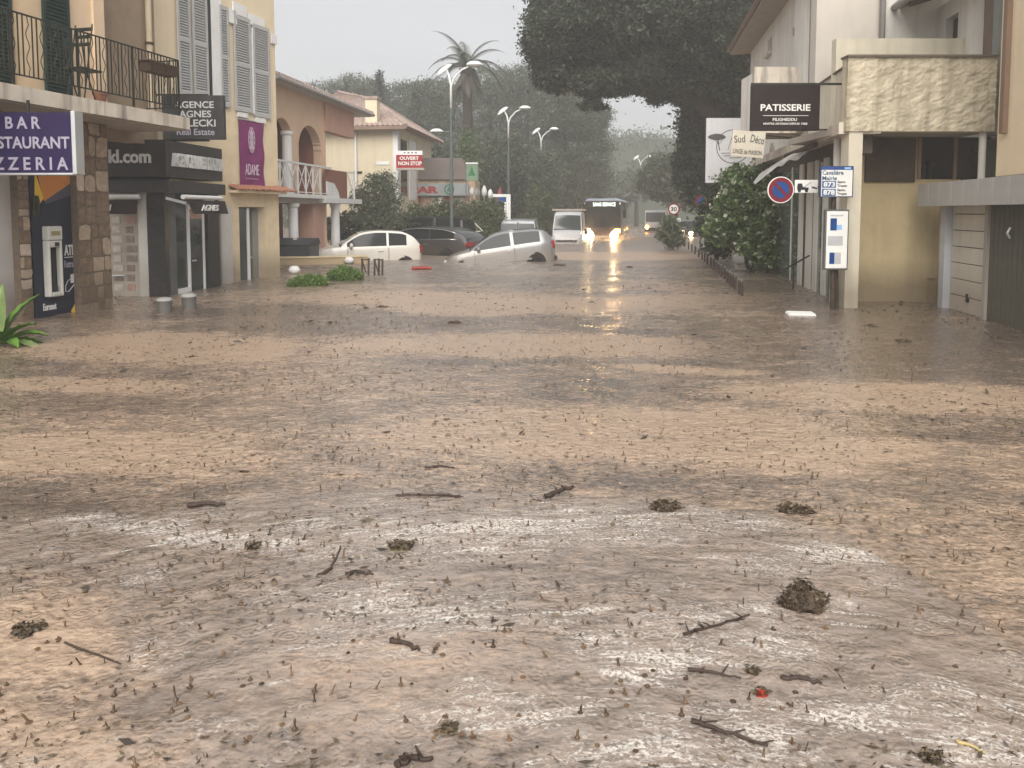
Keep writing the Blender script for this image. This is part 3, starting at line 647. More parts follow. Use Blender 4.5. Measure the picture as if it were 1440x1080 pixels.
# ================================================================ left: salmon arcade building
Q3 = at(509, 300, 32); L3 = Frame((Q3.x, Q3.y), R(90 - 7.4))
pb = thing('arcade_building', 'salmon two storey building with arches, white columns and white balustrade', 'building', L3)
ze = L3.z(509, 165); x3a = L3.x(372, 300); xc = L3.x(456, 250); zfl = L3.z(430, 274)
ar = []
for a, b, top in ((384, 411, 166), (420, 452, 177)):
    xa_, xb_ = L3.x(a, 220), L3.x(b, 220); ar.append((xa_, xb_, L3.z((a+b)/2, top)))
aw_ = MB(); xs = np.linspace(x3a, xc, 90)
for x0_, x1_ in zip(xs, xs[1:]):
    xm = (x0_+x1_)/2; lo = zfl
    for a, b, tp in ar:
        if a < xm < b: r_ = (b-a)/2; lo = tp - (b-a)*.42 + (b-a)*.42*math.sqrt(max(0, 1-((xm-(a+b)/2)/r_)**2))
    aw_.box(x0_, x1_, 0, .3, lo, ze)
aw_.build('arched_wall', ochre, pb)
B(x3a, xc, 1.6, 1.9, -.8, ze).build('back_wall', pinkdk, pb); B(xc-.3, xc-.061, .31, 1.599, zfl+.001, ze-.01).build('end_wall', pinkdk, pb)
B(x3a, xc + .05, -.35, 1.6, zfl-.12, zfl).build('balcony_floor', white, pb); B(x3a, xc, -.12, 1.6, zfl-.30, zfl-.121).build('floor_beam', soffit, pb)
for z0_, z1_ in ((-.8, zfl-.301), (zfl+.001, ar[1][2]-.35)):
    xk = L3.x(413.5, 250, -.1); MB().lathe([(.2, z0_), (.2, z0_+.1), (.165, z0_+.15), (.15, z1_-.15), (.2, z1_-.1), (.2, z1_)], 18, (xk, .12 if z0_ > 0 else -.05, 0)).build('column', wcol, pb, smooth=40)
B(L3.x(440, 300), xc-.06, .0, .5, -.8, zfl-.301).build('pier', pink, pb)
B(xc-.059, xc + .1, -.03, .4, -.8, ze).build('corner_post', ochre, pb)
B(L3.x(424, 300, .8), L3.x(437, 300, .8), .8, 1.0, -.8, zfl-.31).build('pier', ochre, pb)
rz1 = L3.z(418, 228, -.3); rlm = MB().box(x3a, xc-.1, -.33, -.27, rz1-.06, rz1).box(x3a, xc-.1, -.32, -.28, zfl+.05, zfl+.08); 
prail = rlm.build('balustrade', white, pb)
xsr = [L3.x(q, 250, -.3) for q in (384, 393.5, 403, 418.5, 430, 440, 450)]
pm_ = B(-.025, .025, -.325, -.275, zfl, rz1-.061).build('baluster', white, prail)
for i, x in enumerate(xsr):
    o = pm_ if i == 0 else pm_.copy()
    if i: COL.objects.link(o); o.parent = prail
    o.location = (x, 0, 0)
for a, b in zip(xsr, xsr[1:]):
    MB().bar((a+.02, -.29, zfl+.08), (b-.02, -.29, rz1-.06), .022).build('brace', white, prail)
    MB().bar((a+.02, -.31, rz1-.06), (b-.02, -.31, zfl+.08), .022).build('brace', white, prail)
# roof: eave boards, gutter and rows of tiles
zr = ze; B(x3a, 0.15, -.42, 2.2, zr, zr+.06).build('eave_board', mat('eave_grey', (.45, .43, .41), .7), pb)
MB().tube([(x3a, -.49, zr+.08), (.2, -.49, zr+.08)], .07, 8).build('gutter', mat('gutter_grey', (.36, .34, .33), .5), pb, smooth=50)
rt = MB(); nt_ = 46
for i in range(nt_):
    x = x3a + (i+.5)*(.15-x3a)/nt_; w = (.15-x3a)/nt_
    rt.add([(x-w/2, -.52, zr+.12), (x, -.52, zr+.12+w*.5), (x+w/2, -.52, zr+.12), (x-w/2, 3.5, zr+1.25), (x, 3.5, zr+1.25+w*.5), (x+w/2, 3.5, zr+1.25)], [(0,1,4,3),(1,2,5,4),(0,2,1)])
tag(rt.build('roof_tiles', rooft, pb), kind='stuff')
B(L3.x(460, 300, -.1), L3.x(498, 180, -.1), -.1, .2, L3.z(480, 190, -.1), ze-.001).build('lintel_beam', pink, pb)
# porch
py_ = -.25; pz = L3.z(475, 282, py_); B(L3.x(452, 280, py_), L3.x(504, 280, py_), py_-.15, 1.2, pz-.1, pz+.08).build('porch_slab', white, pb)
B(L3.x(461, 260, py_), L3.x(488, 260, py_), py_, py_+.15, pz+.081, L3.z(475, 240, py_)).build('porch_parapet', pinkdk, pb)
MB().prism([L3.hit(459, 280, py_-.02), L3.hit(477, 280, py_-.02), L3.hit(475, 270, py_-.02), L3.hit(469, 258, py_-.02), L3.hit(459, 255, py_-.02)], py_-.05, py_-.005).build('gable_panel', white, pb)
MB().lathe([(.2, -.8), (.2, .1), (.17, .15), (.155, pz-.28), (.2, pz-.2), (.2, pz-.101)], 18, (L3.x(475, 300, py_), py_+.1, 0)).build('column', wcol, pb, smooth=40)
prl = MB(); xa_, xb_ = L3.x(489, 260, py_), L3.x(499, 260, py_); zz = L3.z(494, 242, py_)
prl.box(xa_, xb_, py_, py_+.04, zz-.05, zz).box(xb_-.05, xb_, py_-.002, py_+.042, pz+.08, zz-.051).bar((xa_, py_+.02, pz+.1), (xb_, py_+.02, zz-.05), .03).bar((xa_, py_+.02, zz-.05), (xb_, py_+.02, pz+.1), .03).build('porch_rail', white, pb)

# ================================================================ left: cream house with chimney, shop behind
Q4 = at(560, 300, 36); L4 = Frame((Q4.x, Q4.y), R(-6)); LW = 5.2; LD = 7.5; ez = L4.z(530, 179)
hb = thing('cream_house', 'cream two storey house with pink tiled hip roof behind the arcade', 'house', L4)
B(-LW, 0, 0, LD, -.8, ez).build('wall', creamh, hb)
rz = ez + 2.05; rx0 = -LW + 1.2; hp = [(-LW-.5, -.6, ez), (.55, -.6, ez), (.55, LD+.5, ez), (-LW-.5, LD+.5, ez), (-3.7, 2.6, rz), (-2.2, 3.6, rz-.25)]
def tiled(q, nrows, name='roof_tiles'):      # rows of pantile ridges over a roof plane q = (eave_a, eave_b, top_b, top_a)
    m = MB(); a, b, c_, d = map(Vector, q)
    for i in range(nrows):
        u0, u1 = i/nrows, (i+1)/nrows; um = (u0+u1)/2
        nrm = (b-a).cross(d-a).normalized()*.055
        m.add([a.lerp(b, u0), a.lerp(b, um)+nrm, a.lerp(b, u1), d.lerp(c_, u0), d.lerp(c_, um)+nrm, d.lerp(c_, u1)], [(0,1,4,3),(1,2,5,4)])
    return m
rf = MB().add(hp, [(0,1,5,4),(1,2,5),(2,3,4,5),(3,0,4),(3,2,1,0)]).build('roof', rooft, hb)
for q, nn in (((hp[0], hp[1], hp[5], hp[4]), 26), ((hp[1], hp[2], hp[5], hp[5]), 30)):
    tag(tiled(q, nn).build('roof_tiles', rooft, rf), kind='stuff')
hip = MB().tube([hp[1], hp[5], hp[4]], .11, 6).tube([hp[2], hp[5]], .11, 6).build('ridge', rooft, rf)
B(-LW-.5, .55, -.62, -.5, ez-.16, ez-.002).build('eave_board', mat('eave_brown', (.20, .14, .11), .8), rf)
cx_ = L4.x(529, 160, .6); MB().box(cx_-.28, cx_+.28, -.25, .3, ez-.1, L4.z(529, 143, .6)).build('chimney', creamh, rf)
B(cx_-.33, cx_+.33, -.3, .35, L4.z(529, 143, .6)+.001, L4.z(529, 139, .6)).build('chimney_cap', rooft, rf)
MB().tube([(L4.x(501, 240), -.06, -.5), (L4.x(501, 240), -.06, ez-.2)], .06).build('downpipe', white, hb)
B(L4.x(553, 240), .02, -.04, .3, -.8, ez-.17).build('pilaster', white, hb)
B(.001, .03, .6, 1.7, 2.4, ez-.5).build('side_window', darkglass, hb); B(.001, .04, 2.2, 3.6, 2.2, ez-.4).build('side_balcony', white, hb)
B(-2.1, -1.7, -.03, .0, 3.4, 3.5).build('wall_vent', blackp, hb); B(-1.0, -.4, -.03, .0, 3.8, 3.95).build('wall_lamp', white, hb)
# OUVERT NON STOP
S3 = front(34.8); ov = thing('shop_sign', 'red sign reading OUVERT NON STOP on the corner of the cream house', 'sign', loc=tuple(S3.M @ Vector((S3.x(576, 236), 0, S3.z(576, 236)))))
B(S3.x(557, 225), S3.x(594, 225), 0, .12, S3.z(576, 236), S3.z(576, 218)).build('panel', redm, ov, fr=S3)
B(S3.x(558, 225), S3.x(594, 225), 0, .12, S3.z(576, 217.8), S3.z(576, 212)).build('header', white, ov, fr=S3)
MB().box(S3.x(557, 225), S3.x(596, 225), -.05, .3, S3.z(576, 239), S3.z(576, 236.1)).build('ledge', soffit, ov, fr=S3)
text(ov, 'OUVERT', S3.x(562, 225), S3.x(589, 225), S3.z(576, 225), S3.z(576, 220), -.002, signwhite, fr=S3, bold=.03)
text(ov, 'NON STOP', S3.x(560, 225), S3.x(593, 225), S3.z(576, 232.5), S3.z(576, 227), -.002, signwhite, fr=S3, bold=.03)
text(ov, '- - - -', S3.x(568, 225), S3.x(586, 225), S3.z(576, 215.5), S3.z(576, 214), -.002, blackp, fr=S3)
S4 = front(40.0)
sp = thing('supermarket', 'low grey supermarket with red lettered fascia behind the hedge', 'shop', loc=(S4.x(620, 300), 40, 0))
B(S4.x(556, 280), S4.x(668, 280), .3, 8, -.8, S4.z(600, 250)).build('wall', mat('shop_brick', (.45, .33, .22), .85, .3, 3), sp, fr=S4)
MB().prism([S4.hit(556, 252), S4.hit(660, 252), S4.hit(650, 222), S4.hit(575, 222)], .1, 7).build('roof', mat('shop_roof_grey_brown', (.16, .135, .125), .9), sp, fr=S4)
B(S4.x(565, 280), S4.x(659, 280), -.1, .2, S4.z(600, 275), S4.z(600, 258)).build('fascia', mat('fascia_grey', (.26, .28, .29), .5), sp, fr=S4)
text(sp, 'SPAR', S4.x(567, 265), S4.x(617, 265), S4.z(600, 272), S4.z(600, 262), -.102, redm, fr=S4, bold=.05)
lg = MB().ring(S4.x(632, 265), S4.z(632, 266.5), .2, .26, -.13, -.101).prism([(S4.x(632, 265)-.14, S4.z(632, 269)), (S4.x(632, 265)+.14, S4.z(632, 269)), (S4.x(632, 265), S4.z(632, 262))], -.125, -.102)
lg.build('emblem', mat('spar_green', (.02, .14, .07), .5), sp, fr=S4)
rp = random.Random(9)
for k in range(9):
    a = 566 + k*10; B(S4.x(a, 280), S4.x(a + rp.uniform(4, 8), 280), .2, .29, S4.z(600, 290), S4.z(600, 277)).build('poster', [poster1, white, redm, poster3][k % 4], sp, fr=S4)
S5 = front(38.0); gs = thing('pylon_sign', 'green fir tree pylon sign with white top bar behind the hedge', 'sign', loc=tuple(S5.M @ Vector((S5.x(664, 260), 0, 0))))
MB().box(S5.x(654.5, 240), S5.x(656, 240), 0, .06, -.8, S5.z(660, 229)).box(S5.x(671.5, 240), S5.x(673, 240), 0, .06, -.8, S5.z(660, 229)).build('post', polem, gs, fr=S5)
B(S5.x(656.1, 240), S5.x(671.4, 240), 0, .08, S5.z(660, 254), S5.z(660, 231)).build('panel', mat('pylon_pale_green', (.16, .24, .15), .5), gs, fr=S5)
B(S5.x(655, 240), S5.x(672, 240), -.02, .1, S5.z(660, 230.5), S5.z(660, 228.5)).build('top_bar', white, gs, fr=S5)
MB().prism([S5.hit(658, 247), S5.hit(669, 247), S5.hit(666, 241), S5.hit(663.5, 233), S5.hit(661, 241)], -.01, -.001).build('emblem', mat('spar_green', (.02, .14, .07)), gs, fr=S5)
S6 = front(36.5); fs_ = thing('frame_sign', 'white framed sign with blue print at the end of the hedge', 'sign', loc=tuple(S6.M @ Vector((S6.x(705, 300), 0, 0))))
MB().box(S6.x(712, 290), S6.x(718, 290), 0, .12, -.5, S6.z(715, 273)).box(S6.x(693, 290), S6.x(711.9, 290), 0, .12, S6.z(700, 277), S6.z(700, 273)).box(S6.x(709, 290), S6.x(711.5, 290), 0, .1, -.5, S6.z(700, 284)).build('frame', white, fs_, fr=S6)
B(S6.x(700, 280), S6.x(711.8, 280), .02, .08, S6.z(700, 284), S6.z(700, 277.1)).build('panel', signblue, fs_, fr=S6)
S7 = front(37.5); fl_ = thing('feather_flag', 'red advertising flag standing beside the white framed sign', 'flag', loc=tuple(S7.M @ Vector((S7.x(701, 300), 0, 0))))
MB().prism([S7.hit(697, 283), S7.hit(704, 283), S7.hit(705, 268), S7.hit(703, 262), S7.hit(701, 268)], 0, .02).build('cloth', mat('flag_red', (.40, .07, .10), .7), fl_, fr=S7)
MB().tube([(S7.x(700, 283), .01, -.5), (S7.x(703, 262), .01, S7.z(703, 262))], .02, 6).build('pole', polem, fl_, fr=S7)
for k, (a, b, c, d) in enumerate(((661, 667, 275, 262), (668, 675, 276, 264), (678, 684, 276, 261), (686, 693, 279, 266))):
    w_ = thing('stacked_parasol', ['white wrapped garden parasol left of four above the hedge', 'grey wrapped parasol second from left above the hedge', 'white wrapped parasol third from left above the hedge', 'pale wrapped parasol nearest the red flag above the hedge'][k], 'parasol', loc=tuple(at((a+b)/2, 300, 38.6) * 1), group='wrapped parasols outside the shop')
    c0 = at((a+b)/2, c, 38.6); c1 = at((a+b)/2, d, 38.6); r_ = .1
    MB().lathe([(.03, -c0.z-.6), (.03, 0), (r_*1.1, .02), (r_*1.4, (c1.z-c0.z)*.5), (r_*.7, (c1.z-c0.z)*.9), (.02, c1.z-c0.z)], 8, (0, 0, 0)).build('canopy', white if k != 1 else greyp, w_, M=Matrix.Translation(c0), smooth=True)

# ================================================================ right: patisserie building
SD = R(8.93); PR = R(270) - SD          # street direction, local x towards the camera
Q1 = G(1201, 433); R1 = Frame((Q1.x, Q1.y), PR)
pt = thing('patisserie_building', 'pale two storey building with cake shop front and white upper wall', 'building', R1)
xF, xM, xN = R1.x(1053, 200), R1.x(1147, 200), -.02        # far end, step of the upper floor, near end
zl0, zl1 = R1.z(1185, 196), R1.z(1185, 181); zE = 6.72
B(xF, xM, .0, 7, zl1+.001, zE).build('upper_wall', whitew, pt)
B(xF, xN-1.3, .35, 4, -.8, zl0-.001).build('shop_back_wall', mat('shop_interior', (.12, .12, .10), .8), pt)
B(xF-.25, xN, -.32, .34, zl0, zl1).build('ledge', stained, pt)
B(xM, xN-.25, .02, .3, zl1+.001, R1.z(1190, 150)).build('cream_wall', creamr, pt)
B(xF-.3, xM+.5, -.62, .6, zE, zE+.16).build('eave', mat('eave_boards', (.34, .30, .26), .8, .1, 4), pt)
MB().tube([(xF-.3, -.66, zE+.12), (xM+.5, -.66, zE+.12)], .07, 8).build('gutter', mat('gutter_brown', (.16, .12, .10), .6), pt)
MB().add([(xF-.3, -.7, zE+.18), (xM+.5, -.7, zE+.18), (xM+.5, 6, zE+2.2), (xF-.3, 6, zE+2.2)], [(0,1,2,3)]).build('roof', rooft, pt)
nx, nz0, nz1 = R1.x(1083, 60), R1.z(1083, 74), R1.z(1083, 54); B(nx-.3, nx+.3, -.01, .0, nz0, nz1).build('niche', greyp, pt)
B(nx-.38, nx+.38, -.12, .0, nz0-.09, nz0-.001).build('niche_sill', stained, pt)
for a, b, c, d in ((1130, 1137, 41, 21), (1116, 1121, 47, 37)):
    B(R1.x(a, 40), R1.x(b, 40), -.02, -.001, R1.z((a+b)/2, c), R1.z((a+b)/2, d)).build('vent', soffit, pt)
B(R1.x(1126, 60), R1.x(1141, 60), -.14, -.002, zl1+.3, zE-.01).build('pilaster', whitew, pt)
MB().tube([(xM-.1, -.1, zl1), (xM-.1, -.1, zE)], .06, 8).build('downpipe', mat('pipe_grey', (.20, .185, .175), .5), pt)
# projecting balcony box on the street face
FB = Frame((0, 17.2), 0.0); bx0, bx1, bz1 = FB.x(1061, 100), FB.x(1135, 100), FB.z(1090, 94)
B(bx0, bx1, 0, .14, 3.35, bz1).build('balcony_front', stained, pt, fr=FB); B(bx0-.001, bx0+.12, .141, .95, 3.35, bz1-.12).build('balcony_side', whitew, pt, fr=FB)
B(bx0+.12, bx1, .142, .95, 3.3, 3.42).build('balcony_floor', soffit, pt, fr=FB)
MB().lathe([(.45, 0), (.45, .1)], 20, (R1.x(1086, 215), -.02, R1.z(1086, 224)), axis='y').build('arched_panel', soffit, pt)
# shopfront: glass bays and pale posts
gl = mat('shopfront_glass', (.11, .135, .115), .05, .3, 1.0, spec=.6)
for a, b, y in ((1097, 1123.5, .0), (1129, 1134, .0), (1141.5, 1144.5, .0), (1149.5, 1157, .0), (1163, 1172, .0)):
    B(R1.x(a, 350), R1.x(b, 350), y, y+.04, -.8, zl0-.3).build('shop_pane', gl if b - a > 6 else brownbl, pt)
for a, b, y0 in ((1123.5, 1128.5, -.03), (1134, 1141.5, -.03), (1144.5, 1149.5, -.03), (1157, 1162.5, -.03), (1172, 1181, -.03), (1111.5, 1112.6, -.015)):
    B(R1.x(a, 350), R1.x(b, 350), y0, .045, -.8, zl0-.25).build('shop_post', pvc, pt)
B(xF, xN-.3, .01, .3, zl0-.3, zl0-.002).build('shop_lintel', mat('dark_lintel', (.10, .085, .07), .8), pt)
B(R1.x(1137.3, 350), R1.x(1139, 350), -.012, -.001, R1.z(1138, 335), R1.z(1138, 330)).build('lock', blackp, pt)
MB().tube([(R1.x(1178, 230, -.1), -.1, -.8), (R1.x(1178, 230, -.1), -.1, zl0)], .075, 10).build('downpipe', pvc, pt, smooth=50)
# near corner: pillar, balcony with rough render, shaded wall under it
FP = Frame((0, 12.8), 0.0); pz_ = FP.z(1290, 185)
B(FP.x(1187, 430), FP.x(1206, 430), 0, .3, -.8, pz_-.001).build('pillar', creamr, pt, fr=FP)
xa, xb = FP.x(1190, 130), FP.x(1399, 130); zt2 = FP.z(1290, 81)
nx_, nz_ = 150, 80; gx = np.linspace(xa, xb, nx_); gz = np.linspace(pz_, zt2, nz_); GX, GZ = np.meshgrid(gx, gz)
dsp = .045*(fbm(GX*6 + 1.5*fbm(GX*3, GZ*3, 3), GZ*9 - GX*2, 8, 5) - .5) + .05*np.abs(fbm(GX*9, GZ*13 - GX*4, 15, 4)-.5)
Vp = np.stack([GX, -.03 - dsp, GZ], -1).reshape(-1, 3); ii = (np.arange(nz_-1)[:, None]*nx_ + np.arange(nx_-1)[None, :]).ravel()
rm = MB(); rm.add(Vp.tolist(), np.stack([ii, ii+1, ii+nx_+1, ii+nx_], 1).tolist()); rm.box(xa+.001, xb-.001, .0, .18, pz_+.001, zt2-.001); 
rm.build('balcony_front', roughc, pt, fr=FP, smooth=60, label='rough trowelled balcony front streaked with dirt')
B(xa-.02, xb, -.08, .2, zt2, zt2+.035).build('coping', mat('coping_dark', (.14, .12, .09), .8), pt, fr=FP)
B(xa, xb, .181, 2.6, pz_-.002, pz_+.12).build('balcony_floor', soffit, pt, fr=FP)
xs_ = R1.x(1150, 115); B(xs_, R1.x(1189, 130)-.02, -.03, .12, zl1+.002, zt2).build('balcony_side', creamr, pt)
B(xs_, R1.x(1189, 130), -.06, .15, zt2+.001, zt2+.034).build('coping', mat('coping_dark', (.14, .12, .09)), pt)
FO = Frame((0, 13.75), 0.0); B(FO.x(1199, 400), FO.x(1345, 400), 0, .3, -.8, pz_-.003).build('shaded_wall', olive, pt, fr=FO)
B(FO.x(1216, 220), FO.x(1286, 220), -.05, -.001, FO.z(1250, 256), pz_-.02).build('roller_blind', brownbl, pt, fr=FO)
wx0, wx1 = FO.x(1290, 220), FO.x(1394, 220)
B(wx0, wx1, -.012, .25, FO.z(1320, 252), pz_-.004).build('window', darkglass, pt, fr=FO)
[B(q, q+.06, -.03, -.013, FO.z(1320, 252), pz_-.01).build('window_frame', browntrim, pt, fr=FO) for q in (wx0, FO.x(1340, 220))]
MB().tube([(FP.x(1386, 220), .1, FP.z(1386, 262)), (FP.x(1386, 220), .1, pz_)], .055, 10).build('downpipe', pvc, pt, fr=FP, smooth=50)
B(FO.x(1303, 420), FO.x(1322, 420), -.25, -.001, -.5, FO.z(1312, 392)).build('meter_box', olive, pt, fr=FO); B(FO.x(1302, 420), FO.x(1323, 420), -.26, -.02, FO.z(1312, 392)+.001, FO.z(1312, 390.5)).build('box_lid', browntrim, pt, fr=FO)
# upper rear walls over the terrace
FT = Frame((0, 14.3), 0.0); B(FT.x(1176, 70), FT.x(1372, 70), 0, .2, zt2-1.0, FT.z(1270, 54)).build('terrace_parapet', creamr, pt, fr=FT)
FW = Frame((0, 15.6), 0.0); B(FW.x(1147.5, 60), FW.x(1236, 60), 0, .3, 3.2, 9).build('upper_return_wall', beigew, pt, fr=FW)
MB().tube([(FW.x(1239, 30), -.06, 4.5), (FW.x(1239, 30), -.06, 9)], .06, 8).build('downpipe', mat('pipe_grey', (.2, .185, .175)), pt, fr=FW)
FZ = Frame((0, 19.0), 0.0); B(FZ.x(1236, 20), FZ.x(1420, 20), 0, .3, 3, 9).build('rear_wall', whitew, pt, fr=FZ)

# ================================================================ right: garage house
Q2 = G(1380, 449); R2 = Frame((Q2.x, Q2.y), R(270) - R(8.6))
gh = thing('garage_house', 'peach house with white garage door, grey panel canopy and upper terrace', 'house', R2)
g0, g1 = R2.x(1331, 400), R2.x(1379, 400); gzt = R2.z(1355, 286)
xg0 = R2.x(1318, 400); XE = 4.2
B(xg0, R2.x(1323.5, 400), .0, .5, -.8, gzt+.35).build('garage_pier', olive, gh); B(R2.x(1324, 400), R2.x(1330.5, 400), -.05, .2, -.8, gzt).build('door_jamb', mat('jamb_grey_white', (.50, .52, .55), .6, grime=.3), gh)
gd = B(g0, g1, .10, .14, -.8, gzt).build('garage_door', blackp, gh)
nP = 7; hP = (gzt+.1)/nP; pp = B(0, g1-g0, .055, .099, 0, hP-.012).build('panel', garage, gd, bevel=.008)
for i in range(nP+1):
    o = pp if i == 0 else pp.copy()
    if i: COL.objects.link(o); o.parent = gd
    o.location = (g0, 0, -.1 - hP + i*hP + .1 if i else -.1 - hP + .1)
hx = R2.x(1361, 430, .05); hz_ = R2.z(1357, 421, .05); MB().box(hx-.04, hx+.03, .03, .053, hz_-.03, hz_+.03).bar((hx+.02, .02, hz_-.02), (hx+.02, .02, hz_+.1), .025).build('handle', blackp, gd)
B(R2.x(1379.3, 430), R2.x(1384, 430), .0, .2, -.8, gzt).build('door_jamb', soffit, gh)
d0_, d1_ = R2.x(1384.3, 430), XE; gdoor = B(d0_, d1_, .05, .09, -.8, gzt).build('plank_door', greendoor, gh)
w = .14; pl0 = B(.006, w-.006, .035, .049, -.8, gzt).build('plank', greendoor, gdoor); k = 0; x = d0_
while x + w < d1_:
    o = pl0 if k == 0 else pl0.copy()
    if k: COL.objects.link(o); o.parent = gdoor
    o.location = (x, 0, 0); x += w; k += 1
MB().tube([(R2.x(1421, 325, 0), .0, R2.z(1421, 335)), (R2.x(1421, 325), -.04, R2.z(1421, 328)), (R2.x(1421, 325), .0, R2.z(1421, 320))], .018, 6).build('pull_handle', alu, gdoor)
CO = -.32; cz0, cz1 = R2.z(1295, 289, CO), R2.z(1295, 259, CO); xk = R2.x(1291, 275, CO)
cn = B(xk, XE, CO+.03, .5, cz0, cz1-.02).build('canopy', soffit, gh)
pw = .46; cp = B(.004, pw-.004, CO, CO+.029, cz0-.015, cz1).build('canopy_panel', canopym, cn, bevel=.004); x = xk; k = 0
while x < XE - .1:
    o = cp if k == 0 else cp.copy()
    if k: COL.objects.link(o); o.parent = cn
    o.location = (x, 0, 0); x += pw; k += 1
tw0 = R2.x(1399, 150); B(tw0, XE, .05, 6, cz1-.021, 9).build('peach_wall', peachr, gh)
MB().box(R2.x(1410, 100), R2.x(1415.5, 100), -.02, .049, R2.z(1412, 187), 9).box(R2.x(1399, 245), XE, .01, .049, cz1-.02, cz1+.04).build('brown_trim', browntrim, gh)
# upper storey set back from the street
EO = at(1222, 53, 18.2); RU = Frame((EO.x + .58, EO.y), PR); zU = EO.z
xd0, xd1 = RU.x(1366, 40), RU.x(1399, 40); w0, w1 = RU.x(1330, 40), RU.x(1347, 40); wz0, wz1 = RU.z(1340, 56), RU.z(1347, 17)
wl = MB().box(-.3, w0, 0, 3, 2.9, zU).box(w1, xd0, 0, 3, 2.9, zU).box(w0, w1, 0, 3, 2.9, wz0).box(w0, w1, 0, 3, wz1, zU).box(xd0, xd1+.1, .3, 3, 2.9, zU).build('upper_wall', whitew, gh, fr=RU)
B(w0+.03, w1-.03, .12, .16, wz0, wz1-.03).build('window', brownbl, gh, fr=RU)
B(xd0+.25, xd1, .1, .14, 2.9, zU).build('terrace_door', mat('brown_door', (.16, .115, .095), .6), gh, fr=RU); B(xd1-.12, xd1+.1, .02, .09, 2.9, zU).build('door_shutter', mat('grey_green', (.2, .22, .21), .6), gh, fr=RU)
ev = MB().add([(-.6, -.75, zU), (5, -.75, zU), (5, .3, zU+.3), (-.6, .3, zU+.3), (-.6, -.75, zU+.12), (5, -.75, zU+.12), (5, .3, zU+.42), (-.6, .3, zU+.42)], [(0,3,2,1),(4,5,6,7),(0,1,5,4),(3,0,4,7),(1,2,6,5),(2,3,7,6)]).build('eave', mat('eave_boards', (.34, .30, .26)), gh, fr=RU)
rfm = MB().box(-.045, .045, -.72, .0, -.10, -.0); rfm.v = [(x, y, z + (y+.75)*.286) for x, y, z in rfm.v]
r0 = rfm.build('rafter', mat('rafter_brown', (.15, .12, .10), .8), ev, fr=None)
for i in range(7):
    o = r0 if i == 0 else r0.copy()
    if i: COL.objects.link(o); o.parent = ev
    o.matrix_basis = gh.matrix_basis.inverted() @ RU.M @ Matrix.Translation((i*.8, 0, zU-.001))
MB().tube([(-.6, -.85, zU+.02), (5, -.85, zU+.02)], .07, 8).build('gutter', mat('gutter_grey', (.3, .3, .3)), gh, fr=RU)
MB().box(1.15, 1.4, -.2, -.0, wz0-.05, wz0+.35).build('wall_lantern', white, gh, fr=RU)

# ================================================================ right: signs
S8 = front(13.5); ps = thing('hanging_sign', 'dark brown hanging sign reading PATISSERIE on the right building', 'sign', loc=tuple(S8.M @ Vector((S8.x(1105, 180), 0, S8.z(1105, 184)))))
B(S8.x(1057, 150), S8.x(1153, 150), 0, .1, S8.z(1105, 183.5), S8.z(1105, 119)).build('panel', chocolate, ps, fr=S8, bevel=.006)
B(S8.x(1057, 150), S8.x(1186, 150), .03, .07, S8.z(1105, 119)+.001, S8.z(1105, 119)+.035).build('bracket', iron, ps, fr=S8); B(S8.x(1153.2, 150), S8.x(1180, 150), .03, .07, S8.z(1105, 183), S8.z(1105, 181)).build('bracket', iron, ps, fr=S8)
bs_ = mat('white_print', (.70, .69, .66), .5)
text(ps, 'PATISSERIE', S8.x(1069.5, 150), S8.x(1139.5, 150), S8.z(1105, 156), S8.z(1105, 146.5), -.002, bs_, fr=S8, bold=.02)
text(ps, 'PILIGHEDDU', S8.x(1087, 150), S8.x(1121, 150), S8.z(1105, 170.2), S8.z(1105, 166), -.002, bs_, fr=S8)
text(ps, 'MAITRE ARTISAN DEPUIS 1968', S8.x(1074, 150), S8.x(1135.5, 150), S8.z(1105, 175.5), S8.z(1105, 172.5), -.002, bs_, fr=S8)
B(S8.x(1073, 150), S8.x(1137, 150), -.005, -.001, S8.z(1105, 163), S8.z(1105, 162.3)).build('rule', bs_, ps, fr=S8)
S9 = Frame(tuple(at(1052, 205, 16.0).xy), 0.0); tl = S9.M @ Matrix.Translation((0, 0, at(1052, 202.5, 16).z)) @ Matrix.Rotation(R(5), 4, 'Y')
k_ = 16/1082; sd_ = thing('hanging_sign', 'small tilted cream sign reading Sud Deco beneath the patisserie sign', 'sign', M=Matrix.Translation(at(1052, 222, 16)))
B(-23*k_, 23*k_, 0, .04, -18*k_, 18*k_).build('panel', mat('cream_board', (.58, .54, .45), .6), sd_, M=tl)
MB().bar((20*k_, .02, 14*k_), (60*k_, .02, 14*k_), .025).build('bracket', iron, sd_, M=tl)
inkm = mat('grey_ink', (.10, .095, .09), .6)
text(sd_, 'Sud', -19*k_, -4*k_, 3*k_, 13*k_, -.002, inkm, M=tl @ Matrix.Rotation(R(-9), 4, 'Y'), bold=0)
text(sd_, 'Déco', 2*k_, 21*k_, 3.5*k_, 14*k_, -.002, inkm, M=tl @ Matrix.Rotation(R(7), 4, 'Y'), bold=0)
text(sd_, 'LINGE de MAISON', -20*k_, 20*k_, -14*k_, -8*k_, -.002, inkm, M=tl, bold=0)
SB = front(22.5); bl = thing('billboard', 'white billboard with umbrella pine drawing above the flowering shrub', 'sign', loc=tuple(SB.M @ Vector((SB.x(1025, 257), 0, SB.z(1025, 257)))))
B(SB.x(993, 210), SB.x(1058, 210), 0, .06, SB.z(1025, 257), SB.z(1025, 166)).build('panel', billb, bl, fr=SB)
cxx, czz, kk = SB.x(1031, 206), SB.z(1031, 206), 22.5/1082
MB().ring(cxx, czz, 22.6*kk, 23.6*kk, -.006, -.001, 40).build('circle', inkm, bl, fr=SB)
dw = MB()
